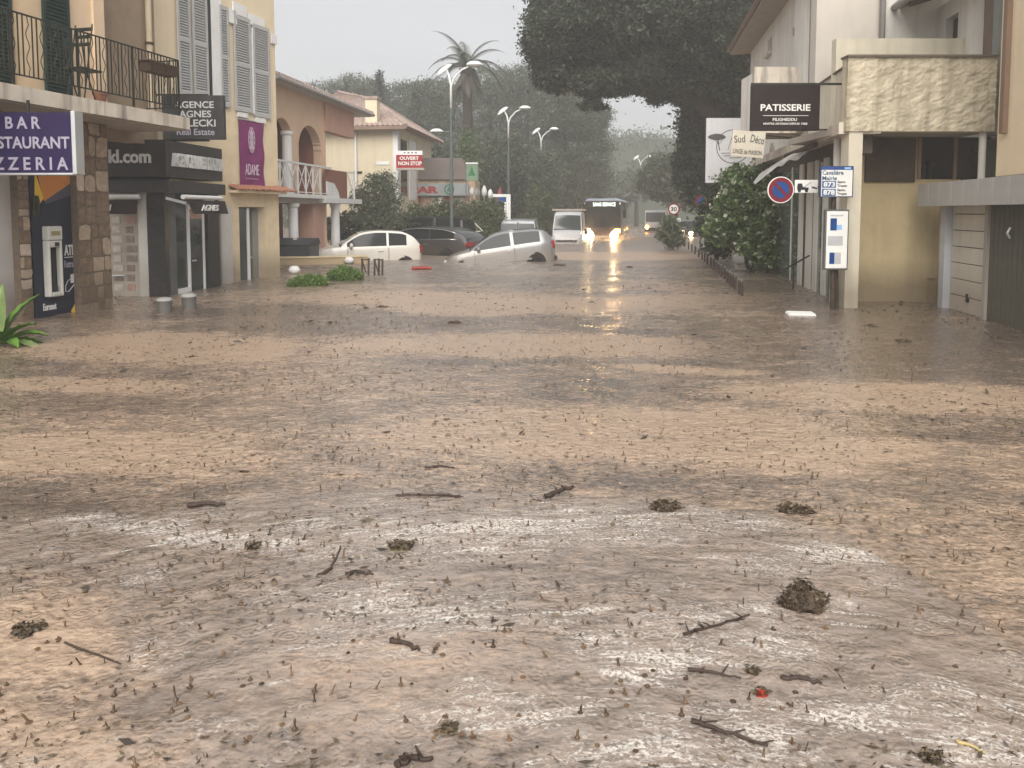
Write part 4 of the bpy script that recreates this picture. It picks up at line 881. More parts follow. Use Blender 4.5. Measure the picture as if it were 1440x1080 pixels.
cr = [(1000 + 26*q/12 - 5, 193 - 5.0*math.sin(math.pi*q/12)**.6) for q in range(13)] + [(1021 - 26*q/12, 194 + 3.2*math.sin(math.pi*q/12)) for q in range(1, 12)]
dw.prism([SB.hit(a, b) for a, b in cr], -.008, -.001)
for a, b in (((1012, 212), (1010.5, 203)), ((1010.5, 203), (1004, 195)), ((1010.5, 203), (1017, 195)), ((1010.5, 203), (1010, 195))):
    p_, q_ = SB.hit(*a), SB.hit(*b); dw.bar((p_[0], -.004, p_[1]), (q_[0], -.004, q_[1]), .025, .006)
for y_, a, b in ((215.5, 1014, 1030), (219, 1018, 1034), (222, 1026, 1042)):
    p_, q_ = SB.hit(a, y_), SB.hit(b, y_); dw.bar((p_[0], -.004, p_[1]), (q_[0], -.004, q_[1]+.02), .028, .006)
for a, b in (((1024, 210), (1029, 193)), ((1029, 193), (1030, 211))):
    p_, q_ = SB.hit(*a), SB.hit(*b); dw.bar((p_[0], -.004, p_[1]), (q_[0], -.004, q_[1]), .012, .006)
dw.build('drawing', inkm, bl, fr=SB)
text(bl, 'Tél : 04', SB.x(995, 250), SB.x(1017, 250), SB.z(1005, 253), SB.z(1005, 247.5), -.002, inkm, fr=SB, bold=0)
B(SB.x(1056, 250), SB.x(1062, 250), .02, .1, -.5, SB.z(1025, 170)).build('post', polem, bl, fr=SB)
# shop awning, half unrolled and torn
ag = thing('awning', 'torn grey and white awning sagging under the ledge of the cake shop', 'awning', M=R1.M @ Matrix.Translation((R1.x(1130, 250), -.3, zl0-.5)))
x0_, x1_ = R1.x(1098, 240, -.5), R1.x(1168, 210, -.1); P = []
for j in range(7):
    r_ = []
    for i in range(25):
        u = i/24; v = j/6; x = x0_ + (x1_-x0_)*u
        r_.append((x, -.33 - .50*v*(1-u*.55), zl0 - .06 - .34*v*(1.0-.45*u) - .03*math.sin(u*17)*v - .05*math.sin(v*math.pi)*math.cos(u*9)))
    P.append(r_)
cb = MB().grid(P); cb.grid([[(x, y+.012, z-.012) for x, y, z in r][::-1] for r in P]); cb.build('canvas', mat('awning_canvas', (.40, .385, .36), .8, .3, 6, streak=.5), ag, fr=R1, smooth=True)
MB().add([(x0_-.5, -1.0, zl0-.62), (x0_+.1, -.95, zl0-.45), (x0_+1.6, -.72, zl0-.22), (x0_+1.5, -.78, zl0-.33), (x0_-.1, -1.02, zl0-.68)], [(0,1,2,3,4),(4,3,2,1,0)]).build('torn_valance', white, ag, fr=R1)
MB().tube([(x0_-.2, -.36, zl0-.05), (x1_, -.36, zl0-.05)], .05, 8).build('roller', brownbl, ag, fr=R1)
# no-parking sign with tow plate
S10 = front(13.0); np_ = thing('parking_sign', 'round no parking sign with tow truck plate on a leaning pole', 'road sign', loc=tuple(G(1180, 431)))
c_x, c_z, rr0 = S10.x(1098, 267), S10.z(1098, 267), 18.5*13/1082
MB().disc(c_x, c_z, rr0, 0, .025, 40).build('plate', signwhite, np_, fr=S10); MB().ring(c_x, c_z, rr0*.64, rr0*.93, -.004, -.001, 40).build('red_ring', signred, np_, fr=S10)
MB().disc(c_x, c_z, rr0*.64, -.003, -.001, 40).build('blue_disc', signblue, np_, fr=S10)
MB().bar((c_x-rr0*.44, -.005, c_z+rr0*.44), (c_x+rr0*.44, -.005, c_z-rr0*.44), rr0*.2, .004, up=(0, 1, 0)).build('slash', signred, np_, fr=S10)
B(S10.x(1118, 260), S10.x(1150, 260), 0, .02, S10.z(1130, 271), S10.z(1130, 253)).build('tow_plate', signwhite, np_, fr=S10)
s_ = lambda a, b: S10.hit(a, b)
tk = MB().prism([s_(1121, 267), s_(1137, 267), s_(1137, 264), s_(1129, 263), s_(1128, 258), s_(1122, 258), s_(1121, 262)], -.004, -.001).disc(*s_(1124, 268), .028, -.006, -.001, 14).disc(*s_(1134, 268), .028, -.006, -.001, 14)
p_, q_ = s_(1129, 264), s_(1141, 256); tk.bar((p_[0], -.003, p_[1]), (q_[0], -.003, q_[1]), .012, .004); tk.prism([s_(1141, 262), s_(1149, 264), s_(1149, 266), s_(1142, 264.5)], -.004, -.001)
tk.build('tow_pictogram', blackp, np_, fr=S10)
MB().bar((c_x-.05, .04, c_z+.05), (S10.x(1168, 260), .04, c_z+.05), .04).tube([(S10.x(1168, 260), .05, c_z+.15), (S10.x(1182, 431), .05, -.5)], .03, 8).build('pole', polem, np_, fr=S10)
# bus stop
S11 = front(12.55); bt = thing('bus_stop', 'bus stop post with blue and white route sign and timetable case', 'bus stop', loc=tuple(G(1178, 435)))
B(S11.x(1153, 255), S11.x(1200, 255), 0, .05, S11.z(1176, 277.5), S11.z(1176, 233.5)).build('route_sign', mat('dark_blue_edge', (.03, .045, .10), .4), bt, fr=S11)
B(S11.x(1155, 255), S11.x(1198.5, 255), -.004, -.001, S11.z(1176, 276), S11.z(1176, 239)).build('route_face', signwhite, bt, fr=S11)
B(S11.x(1155, 255), S11.x(1198.5, 255), -.004, -.001, S11.z(1176, 238.8), S11.z(1176, 234.5)).build('header_band', mat('deep_blue', (.03, .07, .22), .4), bt, fr=S11)
B(S11.x(1187, 255), S11.x(1196, 255), -.008, -.005, S11.z(1176, 238), S11.z(1176, 235)).build('logo_patch', mat('pale_blue', (.25, .45, .75), .4), bt, fr=S11)
ib = mat('ink_blue', (.045, .10, .17), .5)
for s, a, b, c, d, m in (('Cavalière', 1156, 1185.5, 245.8, 239.5, ib), ('Mairie', 1156, 1176.5, 253.5, 247.5, ib), ('Saint-', 1177.5, 1189.5, 257.5, 254, blackp), ('Tropez', 1177.5, 1191, 263.8, 259.3, blackp), ('Saint-', 1177.5, 1189.5, 268.8, 265.3, blackp), ('Tropez', 1177.5, 1191, 275, 270.5, blackp)):
    text(bt, s, S11.x(a, 255), S11.x(b, 255), S11.z(1176, c), S11.z(1176, d), -.006, m, fr=S11, bold=.015, ext=.003)
for s, c, d in (('873', 264, 254.5), ('878', 275.5, 265.5)):
    B(S11.x(1156, 255), S11.x(1175.5, 255), -.0075, -.0045, S11.z(1176, c), S11.z(1176, d)).build('route_box', mat('route_blue', (.06, .12, .26), .4), bt, fr=S11)
    text(bt, s, S11.x(1158, 255), S11.x(1174, 255), S11.z(1176, c-1.3), S11.z(1176, d+1.3), -.008, signwhite, fr=S11, bold=.03, ext=.003)
cs = B(S11.x(1158.5, 340), S11.x(1192.5, 340), -.02, .05, S11.z(1176, 379.5), S11.z(1176, 294.5)).build('timetable_case', mat('case_grey', (.11, .115, .12), .4, metal=.3), bt, fr=S11, bevel=.01)
B(S11.x(1161, 340), S11.x(1190.5, 340), -.026, -.021, S11.z(1176, 377), S11.z(1176, 297)).build('timetable_sheet', signwhite, bt, fr=S11)
for a, b, c, d, m in ((1166, 1175, 324, 307, signblue), (1175.3, 1182, 323, 316, mat('pale_blue', (.25, .45, .75))), (1163, 1184, 345, 332, mat('pale_grey_print', (.42, .43, .45), .5)), (1166, 1173, 371, 355, signblue), (1173.3, 1182, 371, 355, mat('pale_grey_print', (.42, .43, .45))), (1166, 1184, 304, 302, mat('pale_grey_print', (.42, .43, .45)))):
    B(S11.x(a, 340), S11.x(b, 340), -.030, -.027, S11.z(1176, c), S11.z(1176, d)).build('print', m, bt, fr=S11)
MB().tube([(S11.x(1175, 430), .09, -.6), (S11.x(1176, 240), .09, S11.z(1176, 240))], .045, 8).tube([(S11.x(1185, 432), .16, -.6), (S11.x(1179, 340), .12, S11.z(1179, 320))], .03, 8).build('post', wood, bt, fr=S11)
# hand rail
hr = thing('handrail', 'dark iron handrail rising from the water at the cake shop door', 'handrail', loc=tuple(G(1116, 408)))
a_, b_ = at(1100, 380.5, 16.4), at(1138, 359.5, 15.4); pst = at(1116, 373, 16.0)
MB().tube([a_ + Vector((-.04, 0, -.02)), a_ + Vector((-.06, 0, .03)), a_ + Vector((-.01, 0, .05)), a_.lerp(b_, .1), b_], .018, 6).build('rail', iron, hr, M=Matrix())
MB().tube([(pst.x, pst.y, -.5), pst + Vector((0, 0, -.0))], .016, 6).build('post', iron, hr, M=Matrix())

# ================================================================ street furniture
def lampost(px, py_top, Y, label, foot=False, lean=0.0):
    T = at(px, py_top, Y); base = Vector((T.x, Y, -.6)); H = T.z + .6
    t_ = thing('street_lamp', label, 'street lamp', loc=tuple(base), group='double headed street lamps along the road')
    MB().tube([(0, 0, 0), (0, 0, H*.55), (0, 0, H-1.9)], [.085, .07, .055], 10).build('pole', lampg, t_, smooth=50)
    MB().tube([(0, 0, H-1.9), (0, 0, H-1.0), (.12, 0, H-.65), (.45, 0, H-.3), (.85, 0, H-.12)], [.055, .05, .045, .04, .035], 8).build('arm', lampw, t_, smooth=True)
    MB().tube([(0, 0, H-1.0), (-.1, .3, H-.5), (-.25, .8, H-.15)], [.05, .045, .04], 8).build('arm', lampw, t_, smooth=True)
    def head(c, sc, ax): 
        hd = MB().lathe([(.02, .17), (.22, .15), (.38, .07), (.43, 0), (.40, -.025), (.05, -.03)], 20); hd.v = [(c[0] + x*sc[0], c[1] + y*sc[1], c[2] + z) for x, y, z in hd.v]
        h = hd.build('lamp_head', lampw, t_, smooth=50)
        g_ = MB().lathe([(.36, -.03), (.30, -.07), (.05, -.09)], 20); g_.v = [(c[0] + x*sc[0], c[1] + y*sc[1], c[2] + z) for x, y, z in g_.v]
        g_.build('lens', mat('lamp_lens', (.5, .5, .48), .2), h, smooth=True)
    head((1.0, 0, H-.1), (.85, .55), 0)
    hd = MB().lathe([(.02, .15), (.22, .13), (.38, .06), (.43, 0), (.05, -.03)], 20)
    Mh = Matrix.Translation((-.35, .9, H-.15)) @ Matrix.Rotation(R(-38), 4, 'Y') @ Matrix.Rotation(R(20), 4, 'X'); hd.v = [tuple(Mh @ Vector((x*.95, y*.5, z))) for x, y, z in hd.v]
    hd.build('lamp_head', lampw, t_, smooth=50)
    if foot:
        zf = at(px, 186, Y).z + .6; MB().tube([(0, 0, zf), (-.5, 0, zf+.02)], .03, 8).build('foot_arm', lampg, t_)
        fm = MB().lathe([(.02, .14), (.18, .12), (.31, .06), (.35, 0), (.05, -.02)], 18); fm.v = [(-.62 + x*.85, y*.6, z+zf+.02) for x, y, z in fm.v]; fm.build('lamp_head', lampw, t_, smooth=50)
    return t_
lampost(634, 88, 33, 'tallest street lamp with extra low side head beside the palm tree', True)
lampost(715, 150, 47, 'double headed street lamp above the white framed sign, second nearest')
lampost(761, 180, 60, 'double headed street lamp above the white van, third nearest')
lampost(901, 219, 88, 'small far double headed street lamp under the big pine')
# short kerb posts
blist = [(1015, 1038), (995, 1024), (962, 990), (940, 971), (918, 953), (900, 938), (880, 910), (855, 890), (835, 870), (815, 852), (795, 836), (772, 816), (745, 795), (725, 776), (705, 758), (680, 738), (650, 712), (625, 694), (600, 676), (570, 655), (555, 637)]
pm0 = None
for i, (a, b) in enumerate(blist):
    g_ = G(860 + a/5.54, 230 + b/5.54 - 1.5)
    if pm0 is None:
        pm0 = thing('kerb_post', '', 'post', loc=tuple(g_), rz=R(-9), group='short dark posts along the right kerb')
        MB().lathe([(.03, -.6), (.03, .27)], 12).build('shaft', wood, pm0, smooth=40); MB().lathe([(.03, .265), (.036, .27), (.036, .30), (.015, .32)], 12).build('cap', polem, pm0, smooth=40); o = pm0
    else: o = copy_tree(pm0)
    o.location = g_; o.rotation_euler = (R(random.uniform(-2, 2)), R(random.uniform(-2, 2)), 0)
    o['label'] = 'short dark kerb post, %s from the near end of the row' % (['first', 'second', 'third', 'fourth', 'fifth', 'sixth', 'seventh', 'eighth', 'ninth', 'tenth', 'eleventh', 'twelfth', 'thirteenth', 'fourteenth', 'fifteenth', 'sixteenth', 'seventeenth', 'eighteenth', 'nineteenth', 'twentieth', 'twenty first'][i])
# speed limit sign and the other round sign
S12 = front(33.0); sp30 = thing('speed_sign', 'round red ringed speed limit 30 sign beside the bush in the road', 'road sign', loc=tuple(G(947, 350)))
cx3, cz3, r3 = S12.x(947.5, 294), S12.z(947.5, 294), 8.6*33/1082
MB().disc(cx3, cz3, r3, 0, .03).build('plate', signwhite, sp30, fr=S12); MB().ring(cx3, cz3, r3*.74, r3, -.006, -.001).build('red_ring', signred, sp30, fr=S12)
text(sp30, '30', cx3-r3*.5, cx3+r3*.5, cz3-r3*.36, cz3+r3*.36, -.003, blackp, fr=S12, bold=.02)
MB().tube([(cx3, .04, -.5), (cx3, .04, cz3+r3*.5)], .035, 8).build('pole', polem, sp30, fr=S12)
B(cx3-.22, cx3+.3, .0, .02, cz3-r3-.28, cz3-r3-.12).build('sub_plate', signwhite, sp30, fr=S12)
S13 = front(30.0); rs = thing('round_sign', 'round blue and red sign on a dark pole half hidden by the shrub', 'road sign', loc=tuple(G(986, 356)))
cx4, cz4, r4 = S13.x(986, 283), S13.z(986, 283), 8.5*30/1082
MB().disc(cx4, cz4, r4, 0, .03).build('plate', signred, rs, fr=S13); MB().disc(cx4, cz4, r4*.66, -.006, -.001).build('blue_disc', signblue, rs, fr=S13)
MB().tube([(cx4, .04, -.5), (cx4, .04, cz4+r4)], .04, 8).build('pole', polem, rs, fr=S13)
wp = thing('white_post', 'white masonry gate post under the flowering shrub', 'post', loc=tuple(G(1024, 367)))
gp = G(1024, 367); B(gp.x-.14, gp.x+.14, gp.y, gp.y+.25, -.5, at(1024, 322, gp.y).z).build('shaft', pvc, wp, M=Matrix()); B(gp.x-.17, gp.x+.17, gp.y-.03, gp.y+.28, at(1024, 322, gp.y).z+.001, at(1024, 320, gp.y).z).build('cap', pvc, wp, M=Matrix())
wl_ = thing('garden_wall', 'low pale garden wall under the flowering shrub on the right', 'wall', loc=tuple(G(1060, 380)))
a_, b_ = G(1037, 379), G(1098, 379); B(a_.x, b_.x, a_.y, a_.y+.25, -.5, .12).build('masonry', pvc, wl_, M=Matrix()); B(a_.x-.03, b_.x, a_.y-.03, a_.y+.28, .121, .16).build('coping', stained, wl_, M=Matrix())
# left: low wall, globes, broken fence, bin, bollards
lw = thing('low_wall', 'low cream wall in front of the white car and dark bin', 'wall', loc=tuple(G(455, 371)))
a_, b_ = G(394, 373), G(517, 370); FL = Frame(tuple(a_.xy), math.atan2(b_.y-a_.y, b_.x-a_.x)); lx = (b_-a_).length
B(-.8, lx, 0, .3, -.6, FL.z(450, 362.5)).build('masonry', lowwall, lw, fr=FL); B(-.8, lx+.03, -.03, .33, FL.z(450, 362.5)+.001, FL.z(450, 360.5)).build('coping', mat('coping_cream', (.58, .48, .32), .8), lw, fr=FL)
for px, py, lb in ((414, 381.5, 'white globe lamp at the left edge of the green shrubs'), (491, 367, 'white globe lamp against the low cream wall')):
    g_ = G(px, py + 4); gl_ = thing('globe_lamp', lb, 'globe lamp', loc=tuple(g_), group='white globe lamps')
    MB().lathe([(.05, -.5), (.05, .02)], 10).build('post', lampg, gl_); MB().lathe([(.03, .0), (.10, .02), (.15, .08), (.15, .13), (.10, .2), (.02, .22)], 16).build('globe', signwhite, gl_, smooth=True)
for px, lb in ((513.5, 'left broken piece of dark wooden fence standing in water'), (531, 'right broken piece of dark wooden fence standing in water')):
    g_ = G(px, 387); fn = thing('fence_piece', lb, 'fence', loc=tuple(g_), group='broken fence pieces'); s = g_.y/1082; h = 24*s
    for dx in ((-5, 4) if px < 520 else (-5, 1, 6)):
        MB().bar((dx*s, 0, -.4), (dx*s + .02, .02, h + random.uniform(-.03, .02)), .045, .04).build('slat', wood, fn)
    MB().bar((-6*s, .03, h*.93), (7*s, .03, h*.9), .03, .03).build('rail', wood, fn); MB().bar((-4*s, -.03, h*.9), (2*s, -.03, h*.1), .03, .02).build('brace', wood, fn)
bn_ = thing('waste_container', 'dark grey wheeled waste container under the salmon arcade', 'waste bin', loc=tuple(G(415, 360)))
FBn = Frame(tuple(at(395, 300, 23.7).xy), R(-4)); w_ = FBn.x(434, 340); zb1 = FBn.z(415, 345); zb2 = FBn.z(415, 334.5, .9)
MB().add([(-.5, 0, -.5), (w_-.05, .05, -.5), (w_-.05, 1.0, -.5), (-.5, 1.0, -.5), (-.5, -.05, zb1), (w_, -.05, zb1), (w_, 1.05, zb1), (-.5, 1.05, zb1)], [(0,3,2,1),(4,5,6,7),(0,1,5,4),(1,2,6,5),(2,3,7,6),(3,0,4,7)]).build('body', plastic, bn_, fr=FBn, bevel=.03)
MB().add([(-.52, -.08, zb1+.01), (w_+.03, -.08, zb1+.01), (w_+.03, .9, zb2), (-.52, .9, zb2), (-.52, 1.08, zb1+.01), (w_+.03, 1.08, zb1+.01)], [(0,1,2,3),(3,2,5,4),(0,3,4),(1,5,2),(0,4,5,1)]).build('lid', plastic, bn_, fr=FBn)
B(FBn.x(406, 340), FBn.x(411, 340), .38, .42, zb1+.16, zb1+.2).build('sticker', white, bn_, fr=FBn)
for px, py, ht, lb in ((231.5, 440, 20, 'grey concrete bollard stump nearer the cash machine'), (266, 434.5, 20, 'grey concrete bollard stump in front of the agency door')):
    g_ = G(px, py - 1); bo = thing('bollard', lb, 'bollard', loc=tuple(g_), group='concrete bollards before the agency'); h = ht*g_.y/1082
    MB().lathe([(.115, -.5), (.115, h-.04)], 20).build('shaft', mat('bollard_grey', (.11, .11, .105), .6, .2, 8, grime=.15), bo, smooth=40); MB().lathe([(.115, h-.045), (.125, h-.04), (.12, h-.01), (.07, h+.01), (.01, h+.015)], 20).build('cap', mat('bollard_cap', (.33, .33, .32), .5), bo, smooth=40)
# balcony furniture
pl = thing('planter', 'brown slatted planter basket hanging on the iron balcony railing', 'planter', M=L1.M @ Matrix.Translation((L1.x(222, 100, RY), RY, L1.z(222, 104, RY))))
pa, pb_ = L1.x(203, 95, RY-.12), L1.x(241, 95, RY-.12); pz0, pz1 = L1.z(222, 104, RY-.12), L1.z(222, 89, RY-.12)
MB().box(pa, pb_, RY-.22, RY-.015, pz0, pz0+.02).box(pa-.03, pb_+.03, RY-.24, RY-.014, pz1-.02, pz1).build('frame', rust, pl, fr=L1)
sm = MB().bar((0, -.235, pz1-.02), (0, -.215, pz0), .026, .012).build('slat', rust, pl); n = int((pb_-pa)/.045)
sm.matrix_basis = wmat(pl).inverted() @ L1.M @ Matrix.Translation((pa, RY, 0))
for i in range(1, n+1):
    o = sm.copy(); COL.objects.link(o); o.parent = pl; o.matrix_basis = wmat(pl).inverted() @ L1.M @ Matrix.Translation((pa + (pb_-pa)*i/n, RY, 0))
B(pa, pb_, RY-.2, RY-.03, pz0+.021, pz1-.03).build('soil', mat('soil', (.05, .035, .025), .9), pl, fr=L1)
ch = thing('balcony_chair', 'thin dark folding chair behind the iron balcony railing', 'chair', M=L1.M @ Matrix.Translation((L1.x(115, 130, -.4), -.4, zt)))
ca, cb_ = L1.x(101, 90, -.4), L1.x(120, 90, -.4); sz = L1.z(110, 97, -.4); tz_ = L1.z(118, 35, -.4); cd = L1.x(132, 100, -.4)
for y in (-.55, -.25):
    MB().tube([(ca+.05, y, zt), (cb_, y, tz_)], .011, 6).build('leg', iron, ch, fr=L1); MB().tube([(cb_+.02, y, zt), (ca+.1, y, sz), (ca+.02, y, tz_-.15)], .011, 6).build('leg', iron, ch, fr=L1)
for k in range(5): MB().box(ca + k*(cd-ca)/5, ca + (k+.8)*(cd-ca)/5, -.57, -.23, sz-.015, sz+.012).build('seat_slat', iron, ch, fr=L1)
for k in range(3): MB().bar((cb_-.03*k, -.55, tz_-.07-k*.12), (cb_-.03*k, -.25, tz_-.07-k*.12), .02, .05).build('back_slat', iron, ch, fr=L1)
po = thing('flower_pot', 'small terracotta pot standing on the balcony slab', 'pot', M=L1.M @ Matrix.Translation((L1.x(141, 138, -.4), -.4, zt)))
MB().lathe([(.07, 0), (.10, .16), (.115, .16), (.115, .2), (.09, .2), (.085, .15)], 16).build('pot', tile, po, smooth=40)

# ================================================================ vehicles
def pchip(x, pts):
    X = np.array([p[0] for p in pts], float); Yv = np.array([p[1] for p in pts], float); h = np.diff(X); d = np.diff(Yv)/h; m = np.zeros(len(X))
    for i in range(1, len(X)-1):
        if d[i-1]*d[i] > 0: w1, w2 = 2*h[i]+h[i-1], h[i]+2*h[i-1]; m[i] = (w1+w2)/(w1/d[i-1]+w2/d[i])
    m[0], m[-1] = d[0], d[-1]
    i = np.clip(np.searchsorted(X, x)-1, 0, len(h)-1); t_ = (x-X[i])/h[i]
    return (2*t_**3-3*t_**2+1)*Yv[i] + (t_**3-2*t_**2+t_)*h[i]*m[i] + (-2*t_**3+3*t_**2)*Yv[i+1] + (t_**3-t_**2)*h[i]*m[i+1]
cglass = mat('car_glass', (.010, .013, .014), .05, .3, 1.5, spec=.3)
tyre = mat('tyre', (.015, .014, .013), .8, .2, 10); trim = mat('car_black_trim', (.018, .018, .019), .5)
chrome = mat('chrome', (.6, .6, .6), .2, .05, 3, metal=.9); tail = mat('tail_lamp', (.22, .012, .012), .2, .1, 5); hlm = mat('head_lamp', (.45, .46, .47), .12, .1, 8, spec=.9)
def car(name, label, cat, px, py, yaw, top, belt, wid, body, wins, ws, rw, sink=.5, pitch=0.0, roll=0.0, wheels=(), wr=.31, Y=None, glassm=None, mirror=None, lamps=True, handles=(), sc=1.0, group=None, tumble=.28, arch=None, hl=None):
    g_ = G(px, py) if Y is None else Vector((at(px, 300, Y).x, Y, 0)); gm_ = glassm or cglass
    Mw = Matrix.Translation((g_.x, g_.y, -sink)) @ Matrix.Rotation(yaw, 4, 'Z') @ Matrix.Rotation(pitch, 4, 'Y') @ Matrix.Rotation(roll, 4, 'X') @ Matrix.Scale(sc, 4)
    o = thing(name, label, cat, M=Mw, group=group)
    x0, x1 = top[0][0], top[-1][0]
    br = sorted(set([round(v, 4) for v in np.linspace(x0, x1, 44)] + [round(v, 4) for w_ in wins for v in w_] + [round(v, 4) for v in (ws or ()) + (rw or ())]))
    st_ = []
    for x in br:
        w = float(pchip(x, wid)); zt_ = float(pchip(x, top)); zb = min(float(pchip(x, belt)), zt_ - .03); h = zt_ - zb
        wt = w*.95 - tumble*max(0, h - .05); gt = max(zb + .012, zt_ - .075) if h > .12 else zb + .014
        st_.append([(w*.93, .16), (w*.985, .32), (w, .55), (w*.99, zb-.14), (w*.96, zb-.01), (w*.948, zb+.008), (wt + .02 if h > .12 else w*.935, gt), (wt*.95, zt_-.012 if h > .12 else zb+.02), (wt*.5, zt_ + .0), (0, zt_ + .012)])
    nj = 10
    bm_, side, wsm, rwm = MB(), {}, MB(), MB()
    def pt_(i, j, s): y, z = st_[i][j]; return (br[i], y*s, z)
    for s in (1, -1):
        for i in range(len(br)-1):
            xm = (br[i]+br[i+1])/2; iw = next((k for k, w_ in enumerate(wins) if w_[0] < xm < w_[1]), None)
            for j in range(nj-1):
                q = [pt_(i, j, s), pt_(i+1, j, s), pt_(i+1, j+1, s), pt_(i, j+1, s)]
                if s > 0: q = q[::-1]
                tgt = bm_
                if j == 5 and iw is not None: tgt = side.setdefault((iw, s), MB())
                elif j >= 7 and ws and ws[0] < xm < ws[1]: tgt = wsm
                elif j >= 7 and rw and rw[0] < xm < rw[1]: tgt = rwm
                tgt.add(q, [(0, 1, 2, 3)])
    for i in (0, len(br)-1):
        c = (br[i], 0, st_[i][4][1]*.6)
        ring_ = [pt_(i, j, 1) for j in range(nj)] + [pt_(i, j, -1) for j in range(nj-1, -1, -1)]
        n0 = len(ring_); bm_.add(ring_ + [c], [(k, (k+1) % n0, n0) if i else ((k+1) % n0, k, n0) for k in range(n0)])
    def weld(ob):
        import bmesh
        b = bmesh.new(); b.from_mesh(ob.data); bmesh.ops.remove_doubles(b, verts=b.verts, dist=.0008); bmesh.ops.recalc_face_normals(b, faces=b.faces); b.to_mesh(ob.data); b.free()
        ob.data.polygons.foreach_set('use_smooth', [True]*len(ob.data.polygons)); ob.data.set_sharp_from_angle(angle=R(38)); return ob
    weld(bm_.build('body', body, o))
    for k, m_ in side.items(): weld(m_.build('side_window', gm_, o))
    if wsm.f: weld(wsm.build('windscreen', gm_, o))
    if rwm.f: weld(rwm.build('rear_window', gm_, o))
    for xw in wheels:
        w = float(pchip(xw, wid))
        for s in (1, -1):
            a_ = MB().lathe([(wr+.05, -.012), (wr+.05, .0), (.02, .001)], 28, (xw, s*(w*.992+.004), wr), axis='y'); 
            if s < 0: a_.v = [(x, 2*s*(w*.992+.004) - y, z) for x, y, z in a_.v]
            ar_ = a_.build('wheel_arch', tyre, o)
            wh = MB().lathe([(.12, -.1), (wr-.02, -.1), (wr, -.07), (wr, .0), (wr-.03, .012), (.19, .012), (.18, .006), (.03, .02)], 24, (xw, s*(w*.992+.004), wr), axis='y'); wh.build('wheel', tyre, o, smooth=40)
            lp_ = MB().ring(xw, wr, wr+.05, wr+.085, s*w*.99, s*(w*.99 + .014), 28); lp_.build('arch_lip', body, o)
    if mirror:
        for s in (1, -1):
            w = float(pchip(mirror[0], wid)); mm = MB().lathe([(.02, -.11), (.075, -.08), (.09, 0), (.075, .08), (.02, .11)], 12, axis='y'); mm.v = [(mirror[0] + x*.7, s*(w+.09) + y, mirror[1] + z) for x, y, z in mm.v]
            mi = mm.build('mirror', body, o, smooth=True); MB().bar((mirror[0]+.02, s*(w*.95), mirror[1]-.06), (mirror[0], s*(w+.06), mirror[1]-.03), .05).build('mirror_stalk', trim, mi, M=Mw)
    for hx, hz in handles:
        for s in (1, -1): w = float(pchip(hx, wid)); B(hx-.09, hx+.09, s*(w*.985), s*(w*.985+.028), hz-.012, hz+.016).build('door_handle', chrome if body is not trim else body, o)
    if lamps:
        for s in (1, -1):
            w = float(pchip(x1-.18, wid)); hz = hl or .68
            lm = MB().lathe([(.02, .06), (.09, .04), (.13, -.03)], 16, axis='x'); lm.v = [(x + x1-.12, s*(w*.80) + y, z + hz) for x, y, z in lm.v]; lm.build('headlight', hlm, o, smooth=True)
            w = float(pchip(x0+.06, wid)); B(x0-.012, x0+.14, s*(w*.86), s*(w*.86 + .1), .72, .98).build('taillight', tail, o, bevel=.015)
    return o
pw = mat('pearl_white_paint', (.70, .69, .64), .25, .03, 2, coat=.8, grime=.35, gcol=(.35, .26, .18))
silver = mat('silver_paint', (.215, .228, .238), .28, .03, 2, metal=.35, coat=.8, grime=.35, gcol=(.35, .26, .18))
dkgrey = mat('dark_grey_paint', (.022, .024, .030), .3, .1, 2, coat=.25, grime=.3)
blk = mat('black_paint', (.010, .011, .011), .3, .1, 2, coat=.2, grime=.3)
vw = mat('van_white_paint', (.68, .69, .72), .3, .03, 2, coat=.6, grime=.35, gcol=(.4, .3, .2))
W500 = [(-1.76, .55), (-1.65, .70), (-1.2, .80), (0, .815), (1.1, .80), (1.5, .72), (1.72, .55), (1.78, .42)]
fi = car('parked_car', 'small white rounded two door car half submerged beside the low cream wall', 'car', 517, 364.5, R(180+17), [(-1.76, .95), (-1.70, 1.02), (-1.42, 1.30), (-1.0, 1.46), (-.3, 1.49), (.2, 1.44), (.42, 1.36), (1.0, 1.02), (1.35, .95), (1.65, .82), (1.78, .62)],
         [(-1.76, .9), (-1.3, .98), (0, .96), (1.0, .93), (1.5, .85), (1.78, .6)], W500, pw, [(-1.22, -.62), (-.55, .75)], (.36, .98), (-1.66, -1.15), sink=.50, wheels=(-1.12, 1.14), wr=.30, mirror=(.62, 1.0), handles=[(-.35, .80)], hl=.73)
def on_car(o, m, name, mt, **k): return m.build(name, mt, o, M=wmat(o), **k)
on_car(fi, MB().box(1.70, 1.79, -.34, .34, .60, .66), 'grille', trim, bevel=.01); on_car(fi, MB().box(1.72, 1.80, -.42, .42, .46, .53), 'lower_grille', trim); on_car(fi, MB().box(1.74, 1.81, -.26, .26, .68, .70), 'badge_bar', chrome)
on_car(fi, MB().box(.72, .735, .79, .82, .35, .92).box(.72, .735, -.82, -.79, .35, .92).box(-.62, -.607, .79, .822, .35, .92).box(-.62, -.607, -.822, -.79, .35, .92), 'door_seam', trim)
WPO = [(-1.93, .62), (-1.85, .74), (-1.4, .82), (0, .84), (1.2, .82), (1.7, .74), (1.95, .55)]
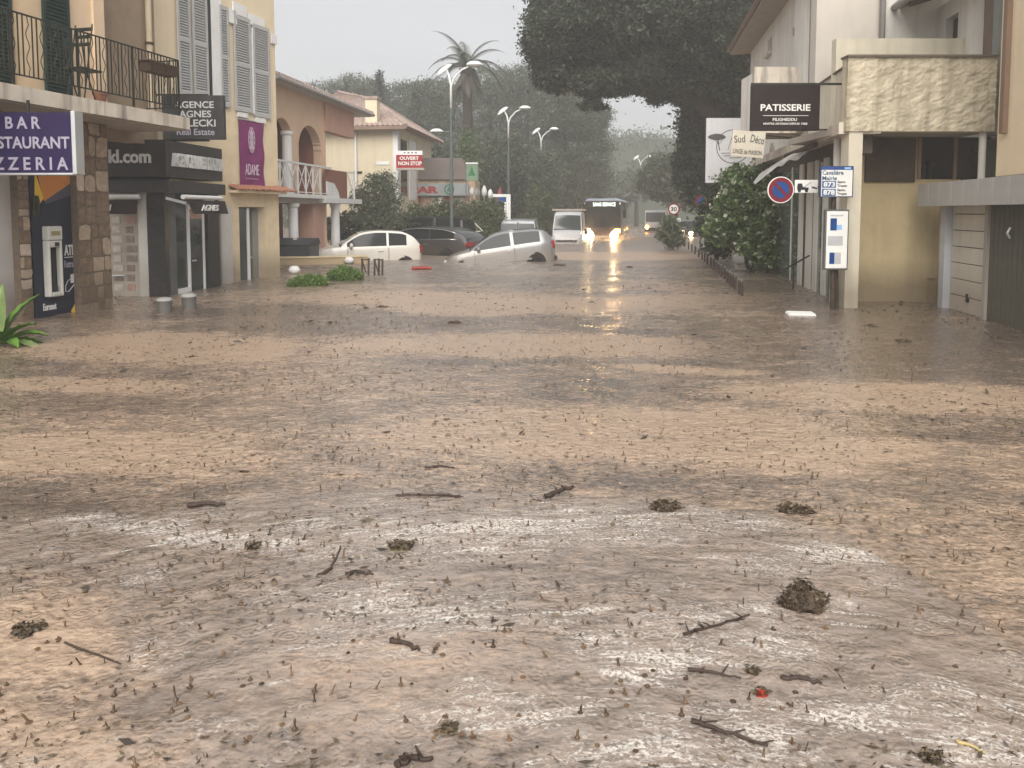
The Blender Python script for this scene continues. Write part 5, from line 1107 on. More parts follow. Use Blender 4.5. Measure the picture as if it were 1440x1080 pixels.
po_ = car('floating_car', 'silver three door hatchback nose down in the water at mid street', 'car', 703, 366.5, R(180+4), [(-1.93, .95), (-1.86, 1.10), (-1.58, 1.38), (-1.2, 1.45), (-.3, 1.47), (.1, 1.42), (.3, 1.35), (1.0, .98), (1.5, .88), (1.85, .72), (1.95, .52)],
         [(-1.93, .9), (-1.4, .99), (0, .95), (1.0, .90), (1.6, .80), (1.95, .5)], WPO, silver, [(-1.45, -.55), (-.44, .80)], (.24, .96), (-1.84, -1.30), sink=.44, pitch=R(6.5), sc=.95, wheels=(-1.22, 1.24), wr=.31, mirror=(.66, .98), handles=[(-.36, .80)], hl=.62)
on_car(po_, MB().box(.80, .812, .80, .845, .3, .9).box(-.55, -.538, .80, .845, .3, .9).box(.80, .812, -.845, -.80, .3, .9).box(-.55, -.538, -.845, -.80, .3, .9), 'door_seam', trim)
on_car(po_, MB().box(-1.1, 1.1, .835, .848, .44, .49).box(-1.1, 1.1, -.848, -.835, .44, .49), 'side_strip', silver); on_car(po_, MB().box(-1.98, -1.88, -.7, .7, .30, .46), 'rear_bumper', trim, bevel=.03)
WJ = [(-2.35, .72), (-2.2, .84), (-1.5, .93), (0, .94), (1.6, .92), (2.15, .80), (2.4, .6)]
ja = car('parked_car', 'dark grey estate car with chrome window line behind the white car', 'car', 597, 357, R(180-24), [(-2.35, .98), (-2.2, 1.12), (-1.75, 1.36), (-1.2, 1.47), (-.3, 1.50), (.3, 1.46), (.55, 1.38), (1.2, 1.03), (1.8, .94), (2.25, .78), (2.4, .55)],
         [(-2.35, .95), (-1.6, 1.06), (0, 1.0), (1.2, .95), (2.0, .85), (2.4, .55)], WJ, dkgrey, [(-1.75, -.75), (-.68, .25), (.32, 1.0)], (.5, 1.18), (-2.22, -1.7), sink=.45, wheels=(-1.45, 1.45), wr=.35, mirror=(.85, 1.05), handles=[(-.6, .86), (.4, .84)])
cl_ = MB()
for s in (1, -1):
    pts = []
    for x in np.linspace(-1.85, 1.1, 16):
        zt_ = float(pchip(x, [(-2.35, .98), (-2.2, 1.12), (-1.75, 1.36), (-1.2, 1.47), (-.3, 1.50), (.3, 1.46), (.55, 1.38), (1.2, 1.03)])); zb = float(pchip(x, [(-2.35, .95), (-1.6, 1.06), (0, 1.0), (1.2, .95)])); w = float(pchip(x, WJ))
        pts.append((x, s*(w*.95 - .28*max(0, zt_-zb-.05) + .03), max(zt_-.06, zb+.02)))
    cl_.tube(pts, .02, 6); cl_.tube([(x, s*(float(pchip(x, WJ))*.955+.01), float(pchip(x, [(-2.35, .95), (-1.6, 1.06), (0, 1.0), (1.2, .95)])) + .005) for x in np.linspace(-1.85, 1.1, 10)], .016, 6)
on_car(ja, cl_, 'window_trim', chrome, smooth=True); on_car(ja, MB().box(-2.40, -2.2, -.85, -.3, .80, .93).box(-2.40, -2.2, .3, .85, .80, .93), 'tail_strip', tail, bevel=.02); on_car(ja, MB().box(-2.39, -2.36, -.28, .28, .72, .86), 'number_plate', poster1)
car('parked_van', 'long black people carrier behind the dark estate car', 'van', 586, 349, R(180-12), [(-2.45, 1.55), (-2.40, 1.75), (-2.2, 1.87), (-1.0, 1.91), (.5, 1.89), (.9, 1.80), (1.75, 1.20), (2.2, 1.02), (2.45, .7)],
    [(-2.45, 1.1), (0, 1.1), (1.6, 1.08), (2.45, .65)], [(-2.45, .86), (-2.3, .93), (0, .95), (1.8, .92), (2.3, .78), (2.45, .6)], blk, [(-2.25, -1.15), (-1.05, .0), (.08, 1.2)], (.85, 1.7), (-2.44, -2.4), sink=.5, wheels=(-1.5, 1.5), wr=.34, mirror=(1.1, 1.15), tumble=.14)
gc = car('parked_car', 'light grey van like car seen from behind over the silver hatchback', 'car', 734, 347, R(84), [(-2.0, 1.2), (-1.96, 1.6), (-1.8, 1.74), (-.5, 1.80), (.4, 1.74), (1.1, 1.15), (1.7, .95), (2.0, .7)],
    [(-2.0, 1.05), (0, 1.02), (1.1, 1.0), (2.0, .65)], [(-2.0, .80), (-1.9, .85), (0, .87), (1.5, .84), (2.0, .65)], silver, [(-1.7, -.8), (-.7, .7)], (.45, 1.1), None, sink=.48, wheels=(-1.3, 1.3), mirror=(.8, 1.05), tumble=.16)
on_car(gc, MB().box(-2.02, -1.985, .05, .72, 1.12, 1.58).box(-2.02, -1.985, -.72, -.05, 1.12, 1.58), 'rear_window', mat('van_glass_grey', (.12, .13, .135), .1, .1, 2, spec=.8)); on_car(gc, MB().box(-2.04, -2.0, -.02, .02, .5, 1.65), 'door_seam', trim)
wv_ = car('white_van', 'white van with roof rack driving through the flood beside the coach', 'van', 801, 300, R(270-8), [(-2.6, 2.2), (-2.5, 2.32), (0, 2.38), (1.25, 2.34), (1.5, 2.22), (2.02, 1.30), (2.4, 1.12), (2.55, .7)],
    [(-2.6, 1.2), (1.5, 1.2), (2.0, 1.15), (2.55, .6)], [(-2.6, .86), (-2.4, .90), (1.2, .90), (2.0, .88), (2.4, .82), (2.55, .72)], vw, [(.7, 1.5)], (1.56, 2.02), None, sink=.5, wheels=(-1.7, 1.6), wr=.34, mirror=None, tumble=.10, Y=41.5, lamps=False, sc=.90)
wgl = mat('van_windscreen', (.07, .085, .08), .08, .2, 1.5, spec=.8)
for ch_ in wv_.children:
    if ch_.name.startswith('windscreen'): ch_.data.materials[0] = wgl
on_car(wv_, MB().box(-2.3, 1.2, -.9, -.86, 2.46, 2.5).box(-2.3, 1.2, .86, .9, 2.46, 2.5).box(1.1, 1.16, -.95, .95, 2.42, 2.52).box(-.5, -.44, -.92, .92, 2.42, 2.5), 'roof_rack', mat('rack_beige', (.5, .43, .38), .6))
on_car(wv_, MB().box(2.42, 2.57, -.62, .62, .62, .76), 'grille', trim, bevel=.01); on_car(wv_, MB().box(2.36, 2.42, -.22, -.08, .98, 1.04), 'badge', polem)
[on_car(wv_, MB().box(1.75, 1.95, a, a+.2, 1.05, 1.38), 'mirror', trim, bevel=.03) for a in (-1.16, .96)]; on_car(wv_, MB().box(2.35, 2.52, -.9, -.66, .72, .92).box(2.35, 2.52, .66, .9, .72, .92), 'headlight', hlm, bevel=.02)
def beam(o, p, e, col, spot):     # a lit lamp: bright lens plus the beam it throws
    ld = bpy.data.lights.new('beam', 'SPOT'); ld.energy = e; ld.color = col; ld.spot_size = R(spot); ld.spot_blend = .8; ld.shadow_soft_size = .06
    l = bpy.data.objects.new('beam', ld); COL.objects.link(l); l.parent = o; l.matrix_basis = Matrix.Translation(p) @ Matrix.Rotation(R(-90), 4, 'Y') @ Matrix.Rotation(R(0), 4, 'X')
litw = mat('lit_headlamp', (.9, .8, .6), .3, emit=(1.0, .74, .36, 30.0)); lita = mat('lit_amber', (.9, .5, .1), .3, emit=(1.0, .42, .07, 14.0)); litd = mat('lit_destination', (.8, .9, .8), .4, emit=(.82, 1.0, .85, 1.2))
on_car(wv_, MB().disc(0, 0, .07, 0, .03, 16), 'indicator', lita); [setattr(c, 'matrix_basis', Matrix.Translation((2.5, -.93, .80)) @ Matrix.Rotation(R(90), 4, 'Z')) for c in wv_.children if c.name.startswith('indicator')]
# coach
YB = 45.5; bp_ = at(847, 300, YB); bw = 1.16; bhh = at(845, 279, YB).z + .5
bus = thing('coach', 'dark fronted coach with lit headlights and lit destination display pushing through the flood', 'bus', M=Matrix.Translation((bp_.x, YB, -.5)) @ Matrix.Rotation(R(270-11), 4, 'Z'))
busp = mat('coach_dark_paint', (.05, .022, .022), .3, .15, 1.5, coat=.5, grime=.5, gcol=(.3, .2, .12)); busr = mat('coach_roof', (.45, .50, .60), .35, .05, 2)
def bus_ring(x, w, z0, z1, r=.14): return [(x, -w, z0), (x, -w, z1-r*1.6), (x, -w+r*.5, z1-r*.5), (x, -w+r*1.6, z1), (x, w-r*1.6, z1), (x, w-r*.5, z1-r*.5), (x, w, z1-r*1.6), (x, w, z0)]
bb = MB().grid([bus_ring(-9, bw, .2, bhh-.1), bus_ring(-.25, bw, .2, bhh-.1), bus_ring(-.05, bw*.97, .2, bhh-.16), bus_ring(.05, bw*.92, .2, bhh-.3)]); bb.add(bus_ring(.05, bw*.92, .2, bhh-.3), [tuple(range(8))])
bb.build('body', busp, bus, smooth=30)
MB().grid([bus_ring(-9, bw*.95, bhh-.22, bhh), bus_ring(-.5, bw*.95, bhh-.22, bhh), bus_ring(-.12, bw*.86, bhh-.22, bhh-.06)]).add(bus_ring(-.12, bw*.86, bhh-.22, bhh-.06), [tuple(range(8))]).build('roof', busr, bus, smooth=30)
P = [[(.07 + .05*(1-(y/(bw*.9))**2), y, z) for y in np.linspace(-bw*.9, bw*.9, 9)] for z in (1.22, 1.6, 2.0, 2.38)]
MB().grid(P).build('windscreen', cglass, bus, smooth=True)
B(.06, .13, -bw*.88, bw*.88, 2.40, 2.72).build('display_box', trim, bus)
text(bus, 'SANS SERVICE', -.66, .66, 2.45, 2.66, 0, litd, bold=0, name='destination_text', M=wmat(bus) @ Matrix.Translation((.14, .12, 0)) @ Matrix.Rotation(R(90), 4, 'Z'))
for s in (1, -1):
    B(-.3, -8.6, s*(bw+.004), s*(bw+.012), 1.3, 2.3).build('side_window', cglass, bus)
    lm = MB().lathe([(.02, .08), (.17, .07), (.25, 0)], 18, (.06, s*.66, .72), axis='x'); lm.build('headlight', litw, bus, smooth=True)
    B(.05, .11, s*.72, s*1.06, .90, 1.10).build('indicator', lita if s > 0 else litw, bus)
    MB().tube([(.0, s*bw*.95, 2.55), (.3, s*(bw+.12), 2.5), (.32, s*(bw+.15), 2.2)], .03, 6).build('mirror_arm', trim, bus); B(.26, .38, s*(bw+.06), s*(bw+.26), 1.75, 2.25).build('mirror', trim, bus, bevel=.04)
    beam(bus, Vector((.2, s*.66, .72)), 220, (1, .66, .32), 80)
MB().lathe([(.05, .05), (.09, 0)], 12, (.06, -.95, bhh-.3), axis='x').lathe([(.05, .05), (.09, 0)], 12, (.06, .95, bhh-.3), axis='x').build('marker_lamp', mat('lit_marker', (.8, .8, .8), .3, emit=(1, .95, .9, 2.0)), bus)
B(.05, .12, -.75, .75, .55, .95).build('bumper', busp, bus, bevel=.03); B(.13, .15, -.35, .35, .60, .72).build('number_plate', poster1, bus)
# far lorry and cars
YT = 62; tp = at(922, 300, YT); lo_ = thing('lorry', 'far white lorry with lit headlights beyond the bush in the road', 'truck', M=Matrix.Translation((tp.x, YT, -.5)) @ Matrix.Rotation(R(270-10), 4, 'Z'))
zt_ = at(922, 296, YT).z + .5; MB().box(-5, 0, -.85, .85, .4, zt_).build('body', vw, lo_, bevel=.06); B(.002, .03, -.78, .78, 1.32, zt_-.16).build('windscreen', mat('far_glass', (.10, .10, .10), .1), lo_)
B(.0, .06, -.84, .84, .55, .85).build('grille', trim, lo_)
for s in (-1, 1): MB().lathe([(.02, .04), (.10, .03), (.13, 0)], 14, (.05, s*.68, .86), axis='x').build('headlight', lita if s < 0 else mat('lit_dim', (.8, .6, .4), .3, emit=(1, .75, .45, 6.0)), lo_)
for px, Y, lb in ((967, 58, 'far car with lit headlights between the bush and the round sign'), (981, 52, 'far dark car with lit headlights behind the round sign pole')):
    fc = car('distant_car', lb, 'car', px, 300, R(270-8), [(-1.9, 1.0), (-1.5, 1.38), (-.3, 1.45), (.3, 1.36), (1.0, .98), (1.8, .8), (1.95, .5)], [(-1.9, .9), (1.0, .9), (1.95, .45)], [(-1.9, .7), (0, .84), (1.5, .78), (1.95, .5)], dkgrey, [(-1.4, .8)], (.3, .95), None, sink=.45, Y=Y, lamps=False, group='far cars with lit headlights')
    for s in (-1, 1): MB().lathe([(.02, .05), (.10, .03), (.13, 0)], 14, (1.86, s*.58, .66), axis='x').build('headlight', litw, fc)

# ================================================================ trees and plants
def leaves(name, C, size, m, parent=None, asp=.42, flat=0.0, sv=.4):
    n = len(C); d = rng.normal(size=(n, 3)); d[:, 2] *= (1-flat); d /= np.linalg.norm(d, axis=1)[:, None]
    e = rng.normal(size=(n, 3)); e -= d*(e*d).sum(1)[:, None]; e /= np.linalg.norm(e, axis=1)[:, None]
    s = size*(1 + sv*(rng.random(n)*2-1))[:, None]; nr = np.cross(d, e)*s*.12
    V = np.stack([C-d*s*.5, C+e*s*asp*.5+nr, C+d*s*.5, C-e*s*asp*.5+nr], 1).reshape(-1, 3)
    if parent is not None:
        Mi = np.array(wmat(parent).inverted()); V = V @ Mi[:3, :3].T + Mi[:3, 3]
    return npmesh(name, V, np.arange(4*n).reshape(-1, 4), m, parent)
def clumps(ells, per, nl, cr, seed=1, shell=(.72, 1.02), lower=1.0):
    r_ = np.random.default_rng(seed); out = []
    for (c, r) in ells:
        c, r = np.array(c), np.array(r); k = int(per)
        d = r_.normal(size=(k, 3)); d /= np.linalg.norm(d, axis=1)[:, None]; d[:, 2] = np.where(d[:, 2] < 0, d[:, 2]*lower, d[:, 2])
        cc = c + d*r*r_.uniform(*shell, size=(k, 1)); q = r_.normal(size=(k, nl, 3))*cr*r_.uniform(.5, 1.3, size=(k, 1, 1)); q[:, :, 2] *= .7
        out.append((cc[:, None, :] + q).reshape(-1, 3))
        d = r_.normal(size=(k*nl//4, 3)); out.append(c + d*r*.33)
    return np.vstack(out)
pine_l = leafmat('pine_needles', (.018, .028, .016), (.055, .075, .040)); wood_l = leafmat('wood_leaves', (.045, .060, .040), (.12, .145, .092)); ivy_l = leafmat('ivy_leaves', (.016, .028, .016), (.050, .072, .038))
cyp_l = leafmat('cypress_leaves', (.014, .022, .016), (.035, .048, .034)); lime_l = leafmat('light_green_leaves', (.06, .10, .035), (.13, .19, .07)); shrub_l = leafmat('shrub_leaves', (.035, .07, .024), (.17, .25, .085), .35)
hedge_l = leafmat('hedge_leaves', (.05, .07, .03), (.14, .17, .075)); olive_l = leafmat('olive_shrub_leaves', (.06, .078, .045), (.17, .195, .12)); moss_l = leafmat('bright_shrub_leaves', (.06, .11, .02), (.17, .27, .06)); flow_l = leafmat('pale_flowers', (.45, .48, .35), (.65, .66, .52))
def tree(name, label, base, limbs, ells, m, size, per, nl, cr, seed, group=None, cat='tree', asp=.42, shell=(.72, 1.02), lower=1.0):
    t_ = thing(name, label, cat, loc=tuple(base), group=group)
    tr = MB()
    for pts, r0, r1 in limbs: tr.tube([Vector(p) - Vector(base) for p in pts], list(np.linspace(r0, r1, len(pts))), 9)
    tr.build('trunk', bark, t_, smooth=60)
    leaves('crown', clumps(ells, per, nl, cr, seed, shell, lower), size, m, t_, asp); return t_
def wp_(px, py, Y): return tuple(at(px, py, Y))
# the big stone pine
b_ = (at(1012, 300, 33).x, 33.5, -.5); fk = wp_(1000, 165, 33.5)
def el(px, py, Y, rx, ry, rz): return (wp_(px, py, Y), (rx, ry, rz))
ells = [el(800, 55, 33, 1.9, 3, 1.75), el(850, 30, 33, 2.2, 4, 2.2), el(905, 60, 33, 2.4, 4, 2.0), el(960, 40, 33, 2.6, 4.5, 2.6), el(1030, 60, 33, 2.6, 4, 2.7), el(880, -40, 34, 3.4, 4.5, 2.0), el(980, -60, 34, 4, 5, 2.4), el(1060, -20, 33, 3, 4, 3), el(800, 5, 33.5, 1.5, 3, 1.4),
        el(775, 62, 32.5, .95, 1.6, .95), el(843, 118, 32, .95, 1.2, .38), el(785, 108, 33, .8, 1.4, .42), el(893, 108, 32, 1.0, 1.5, .42), el(940, 118, 33, 1.2, 1.6, .5)]
limbs = [([b_, wp_(1008, 230, 33.5), fk], .42, .32), ([fk, wp_(960, 110, 33), wp_(880, 60, 33), wp_(800, 50, 33)], .28, .05), ([fk, wp_(985, 80, 33), wp_(960, 10, 33)], .25, .06), ([fk, wp_(1030, 90, 33), wp_(1070, 20, 33)], .22, .05), ([wp_(880, 95, 33), wp_(850, 125, 32.3), wp_(832, 136, 32)], .07, .02), ([wp_(920, 85, 33), wp_(935, 125, 33)], .06, .02)]
big_pine = tree('stone_pine', 'huge dark umbrella pine overhanging the road on the right', b_, limbs, ells, pine_l, .18, 260, 60, .21, 11, lower=.9)
leaves('hanging_sprays', clumps([el(838, 148, 32, .75, .6, .20), el(868, 128, 32, .8, .6, .18), el(905, 125, 32, .7, .6, .20), el(950, 138, 33, .7, .6, .22), el(772, 115, 33, .5, .6, .2), el(925, 142, 32.5, .4, .4, .15)], 30, 26, .09, 5), .15, pine_l, big_pine, .3)
tree('ivy_tree', 'dense dark tree behind the white billboard', (at(1010, 300, 36).x, 36, -.5), [([(at(1010, 300, 36).x, 36, -.5), wp_(1010, 220, 36)], .3, .15)], [el(1000, 175, 36, 1.2, 1.6, 1.6), el(985, 215, 35.5, .9, 1.5, 1.4), el(1030, 200, 36, 1.6, 1.8, 2.2), el(990, 255, 35.5, .9, 1.2, 1.1), el(1040, 140, 36, 1.4, 1.6, 1.6), el(980, 165, 36, .8, 1.2, 1.3), el(972, 235, 36, .6, 1, 1.2), el(1005, 130, 35.5, 1.5, 1.6, 1.2)], ivy_l, .22, 130, 34, .22, 21)
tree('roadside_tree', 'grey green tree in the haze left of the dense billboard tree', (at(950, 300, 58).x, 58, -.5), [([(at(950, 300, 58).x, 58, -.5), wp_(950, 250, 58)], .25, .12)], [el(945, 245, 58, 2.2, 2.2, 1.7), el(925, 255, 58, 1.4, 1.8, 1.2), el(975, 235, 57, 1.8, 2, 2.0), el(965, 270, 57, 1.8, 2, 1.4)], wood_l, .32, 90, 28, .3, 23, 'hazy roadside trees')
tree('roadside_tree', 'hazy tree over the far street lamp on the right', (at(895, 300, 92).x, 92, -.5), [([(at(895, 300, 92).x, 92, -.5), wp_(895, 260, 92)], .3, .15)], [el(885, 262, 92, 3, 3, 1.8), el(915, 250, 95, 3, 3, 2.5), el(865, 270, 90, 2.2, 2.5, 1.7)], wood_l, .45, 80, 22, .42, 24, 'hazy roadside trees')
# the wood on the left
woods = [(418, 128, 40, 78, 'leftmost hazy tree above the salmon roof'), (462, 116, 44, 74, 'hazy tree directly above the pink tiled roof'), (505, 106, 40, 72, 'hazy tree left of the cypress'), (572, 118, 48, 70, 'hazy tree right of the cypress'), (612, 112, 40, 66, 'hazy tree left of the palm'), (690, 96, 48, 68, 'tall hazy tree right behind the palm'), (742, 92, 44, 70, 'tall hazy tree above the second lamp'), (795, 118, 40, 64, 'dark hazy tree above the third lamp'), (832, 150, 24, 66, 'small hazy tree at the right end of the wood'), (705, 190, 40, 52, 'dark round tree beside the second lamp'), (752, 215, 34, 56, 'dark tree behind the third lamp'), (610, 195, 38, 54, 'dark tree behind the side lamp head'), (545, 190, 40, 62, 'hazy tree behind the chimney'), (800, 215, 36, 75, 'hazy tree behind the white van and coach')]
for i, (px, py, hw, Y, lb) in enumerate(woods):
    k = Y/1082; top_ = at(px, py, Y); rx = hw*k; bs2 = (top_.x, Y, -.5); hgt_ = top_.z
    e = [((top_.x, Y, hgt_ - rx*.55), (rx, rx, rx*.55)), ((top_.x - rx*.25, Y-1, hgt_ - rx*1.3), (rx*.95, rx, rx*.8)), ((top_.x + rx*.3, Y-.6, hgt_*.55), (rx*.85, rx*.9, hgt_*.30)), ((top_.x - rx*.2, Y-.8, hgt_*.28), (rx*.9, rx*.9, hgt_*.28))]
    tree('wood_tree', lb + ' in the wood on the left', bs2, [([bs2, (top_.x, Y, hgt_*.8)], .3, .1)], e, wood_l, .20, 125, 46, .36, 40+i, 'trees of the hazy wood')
for px, py, hw, Y, lb in ((534, 97, 8, 66, 'tall dark narrow cypress above the chimney'), (488, 118, 5, 70, 'thin dark cypress left of the chimney'), (586, 125, 5, 64, 'thin dark cypress right of the chimney')):
    tp_ = at(px, py, Y); k = Y/1082; h = tp_.z; rx = hw*k
    tree('cypress', lb, (tp_.x, Y, -.5), [([(tp_.x, Y, -.5), (tp_.x, Y, h*.7)], .15, .05)], [((tp_.x, Y, h*.35), (rx, rx, h*.36)), ((tp_.x, Y, h*.6), (rx*.9, rx, h*.3)), ((tp_.x, Y, h*.84), (rx*.6, rx*.6, h*.16))], cyp_l, .26, 60, 24, .16, 70, 'cypresses', shell=(.6, .95))
tp_ = at(661, 182, 46); tree('light_cypress', 'light green columnar tree behind the pylon sign', (tp_.x, 46, -.5), [([(tp_.x, 46, -.5), (tp_.x, 46, tp_.z*.8)], .12, .04)], [((tp_.x, 46, tp_.z*.45), (.72, .7, tp_.z*.45)), ((tp_.x-.1, 46, tp_.z*.75), (.45, .45, tp_.z*.25))], lime_l, .2, 170, 24, .14, 75, shell=(.6, .98))
# hills behind
hillm = mat('hill_green', (.045, .055, .035), .9, .4, .3)
for (px0, px1, ytop, Y, nm, seed) in ((150, 1250, 176, 112, 'hill', 3),):
    xs = np.linspace(at(px0, 300, Y).x, at(px1, 300, Y).x, 60); zt_ = at(700, ytop, Y+24).z
    P = [[(x, Y + 8*j, -1 + (zt_*(.80 + .35*float(fbm(np.array([x*.03]), np.array([1.0*seed]), 5, 3)[0])) * math.sin(math.pi*.5*min(1, j/3)))) for x in xs] for j in range(5)]
    tag(MB().grid(P).build(nm, hillm, smooth=True), 'hazy wooded hill closing the end of the street', kind='structure')
    C = np.array([p for r_ in P for p in r_]); idx = rng.integers(0, len(C), 26000); pts = C[idx] + rng.normal(size=(26000, 3))*np.array([1.5, 5, .7])
    tag(leaves('hill_woods', pts, .7, wood_l), 'far wooded slope fading into the rain', kind='stuff')
# palm
pc = at(657, 95, 52); palm = thing('palm_tree', 'tall palm with arching fronds behind the tallest street lamp', 'palm tree', loc=(pc.x, 52, -.5))
MB().tube([(0, 0, 0), (.05, 0, pc.z*.4), (0, 0, pc.z-.4), (0, 0, pc.z + .4)], [.40, .33, .32, .55], 12).build('trunk', bark, palm, smooth=60)
palm_l = leafmat('palm_leaflets', (.045, .055, .035), (.10, .12, .075)); dead_l = leafmat('dry_fronds', (.06, .05, .035), (.11, .095, .065))
frs = []
for k in range(26):
    az = k*2.399; el_ = R([72, 60, 42, 50, 28, 15][k % 6]) if k < 18 else R(-40 - 6*(k % 4)); Ln = random.uniform(2.9, 3.7) if k < 18 else random.uniform(1.8, 2.6); frs.append((az, el_, Ln, k >= 18))
for az, el_, Ln, dead in frs:
    p = Vector((0, 0, pc.z + .5)); d = Vector((math.cos(az)*math.cos(el_), math.sin(az)*math.cos(el_), math.sin(el_))); m = MB(); rib = [p.copy()]; n = 16
    for i in range(n):
        p = p + d*Ln/n; d = (d + Vector((0, 0, -.125 if not dead else -.05))).normalized(); rib.append(p.copy())
        sd2 = d.cross(Vector((0, 0, 1))).normalized(); ll = .55*math.sin(math.pi*min(1, (i+2)/n)**.7)+.08
        for s in (1, -1):
            for q in (0, .5):
                a = p - d*Ln/n*q; tipp = a + (sd2*s*.8 + d*.6 + Vector((0, 0, -.25 if not dead else -.6)))*ll; m.add([a + d*.05, tipp, a - d*.05], [(0, 1, 2)])
    m.tube(rib, [.04 - .033*i/n for i in range(n+1)], 5); m.build('frond', dead_l if dead else palm_l, palm)
# far palm tips behind the yellow building
# shrubs and hedges
def shrub(name, label, px, py, ells, m, size, per, nl, cr, seed, cat='shrub', asp=.5, extra=None, group=None):
    g_ = G(px, py); t_ = thing(name, label, cat, loc=tuple(g_), group=group)
    st_ = MB()
    for (c, r) in ells[:4]: st_.tube([(0, 0, -.4), (Vector(c)-g_)*.6 + Vector((0, 0, .0)), Vector(c)-g_], [.05, .035, .015], 6)
    st_.build('stems', bark, t_); leaves('foliage', clumps(ells, per, nl, cr, seed), size, m, t_, asp)
    if extra: tag(leaves('flowers', clumps(ells, extra[1], 3, .05, seed+1, (.95, 1.1)), extra[2], extra[0], t_, .8), kind='stuff')
    return t_
shrub('flowering_shrub', 'big glossy shrub with pale flowers in front of the billboard', 1055, 378, [el(1058, 268, 20.5, .72, .8, .55), el(1035, 300, 20.5, .65, .8, .6), el(1072, 310, 20.2, .42, .7, .8), el(1050, 330, 20.5, .75, .8, .7), el(1015, 318, 21.5, .45, .7, .45), el(1076, 352, 20.2, .35, .6, .5), el(1042, 250, 21, .5, .6, .3)], shrub_l, .14, 46, 24, .13, 81, extra=(flow_l, 22, .11))
shrub('dark_shrub', 'darker low shrub left of the flowering shrub by the round sign', 1008, 362, [el(1002, 318, 23, .42, .6, .5), el(1012, 285, 23.5, .55, .7, .7), el(1010, 345, 23, .3, .4, .3)], ivy_l, .13, 60, 22, .12, 83)
shrub('road_bush', 'round grey green bush standing in the water below the 30 sign', 942, 346, [el(938, 327, 32.5, .40, .5, .5), el(948, 332, 32.5, .38, .5, .42), el(942, 315, 32.5, .28, .4, .3)], olive_l, .12, 70, 26, .10, 85)
shrub('olive_shrub', 'grey green leafy shrub below the cream house wall', 535, 345, [el(530, 275, 33, .9, .9, .8), el(546, 287, 33, .5, .9, .6), el(512, 290, 33, .6, .7, .7), el(537, 258, 33.5, .55, .6, .5), el(550, 310, 32.6, .6, .7, .5), el(525, 315, 32.6, 1.0, .7, .6)], olive_l, .12, 50, 24, .17, 87)
shrub('hedge', 'long clipped hedge in front of the supermarket', 645, 345, [el(590, 310, 35, .8, .5, .8), el(615, 306, 35, .8, .5, .8), el(640, 305, 35, .8, .5, .8), el(665, 306, 35, .8, .5, .8), el(688, 306, 35, .7, .5, .8), el(650, 330, 34.8, 1.2, .5, .6), el(685, 330, 34.8, .8, .5, .6), el(615, 330, 34.8, 1.0, .5, .6)], hedge_l, .12, 75, 24, .13, 89, cat='hedge')
shrub('hedge', 'dark hedge strip behind the parked cars below the olive shrub', 500, 350, [el(490, 318, 33.5, .9, .5, .6), el(520, 322, 33.5, .9, .5, .6), el(470, 325, 33, .6, .5, .6), el(560, 325, 33.5, 1.0, .5, .5)], ivy_l, .13, 60, 22, .13, 91, cat='hedge')
shrub('verge_bush', 'yellowish bush under the third lamp beside the light grey car', 757, 340, [el(757, 290, 48, .9, .9, 1.3), el(765, 315, 48, .9, .9, .9), el(745, 320, 48, .8, .8, .7)], hedge_l, .16, 60, 24, .16, 93)
shrub('low_shrub', 'nearer bright green shrub drowned to its top in the water', 435, 404, [el(425, 398, 16.7, .28, .22, .12), el(445, 397, 16.7, .26, .22, .13), el(435, 395, 16.8, .25, .2, .12)], moss_l, .05, 80, 30, .045, 95, group='drowned green shrubs')
shrub('low_shrub', 'farther bright green shrub drowned to its top in the water', 484, 393, [el(478, 387, 18.2, .28, .22, .14), el(495, 388, 18.2, .25, .22, .13), el(485, 383, 18.3, .22, .2, .13)], moss_l, .05, 80, 30, .045, 96, group='drowned green shrubs')
# broad-leaved plant in the near left corner
gp_ = G(-12, 486); bp2 = thing('broad_leaf_plant', 'broad leaved green plant at the near left edge', 'plant', loc=tuple(gp_))
blm = mat('banana_leaf', (.085, .175, .03), .35, .35, 5); blm2 = mat('banana_leaf_pale', (.14, .20, .07), .35, .3, 5)
for k, (az, el_, Ln, w) in enumerate(((-5, 12, .62, .11), (10, 35, .55, .13), (40, 68, .72, .15), (160, 60, .6, .14), (-30, 25, .45, .12), (25, 20, .50, .09), (95, 78, .75, .16), (-60, 50, .4, .12), (5, 52, .5, .12))):
    p = Vector((.12*math.cos(R(az)), .05*math.sin(R(az)), .02)); az, el_ = R(az), R(el_); d = Vector((math.cos(az)*math.cos(el_), math.sin(az)*math.cos(el_), math.sin(el_))); rowsP = []; n = 12
    for i in range(n+1):
        u = i/n; sd2 = d.cross(Vector((0, 0, 1))).normalized(); upv = sd2.cross(d); ww = w*1.75*math.sin(math.pi*(.06 + .94*u)**.75)*.5 + .004
        rowsP.append([p - sd2*ww + upv*ww*.35 + upv*.006*math.sin(u*40), p - sd2*ww*.5 + upv*ww*.08, p - upv*.012, p + sd2*ww*.5 + upv*ww*.08, p + sd2*ww + upv*ww*.35 + upv*.006*math.cos(u*37)])
        p = p + d*Ln/n; d = (d + Vector((0, 0, -.085))).normalized()
    MB().grid(rowsP).build('leaf', blm if k % 3 else blm2, bp2, smooth=True)

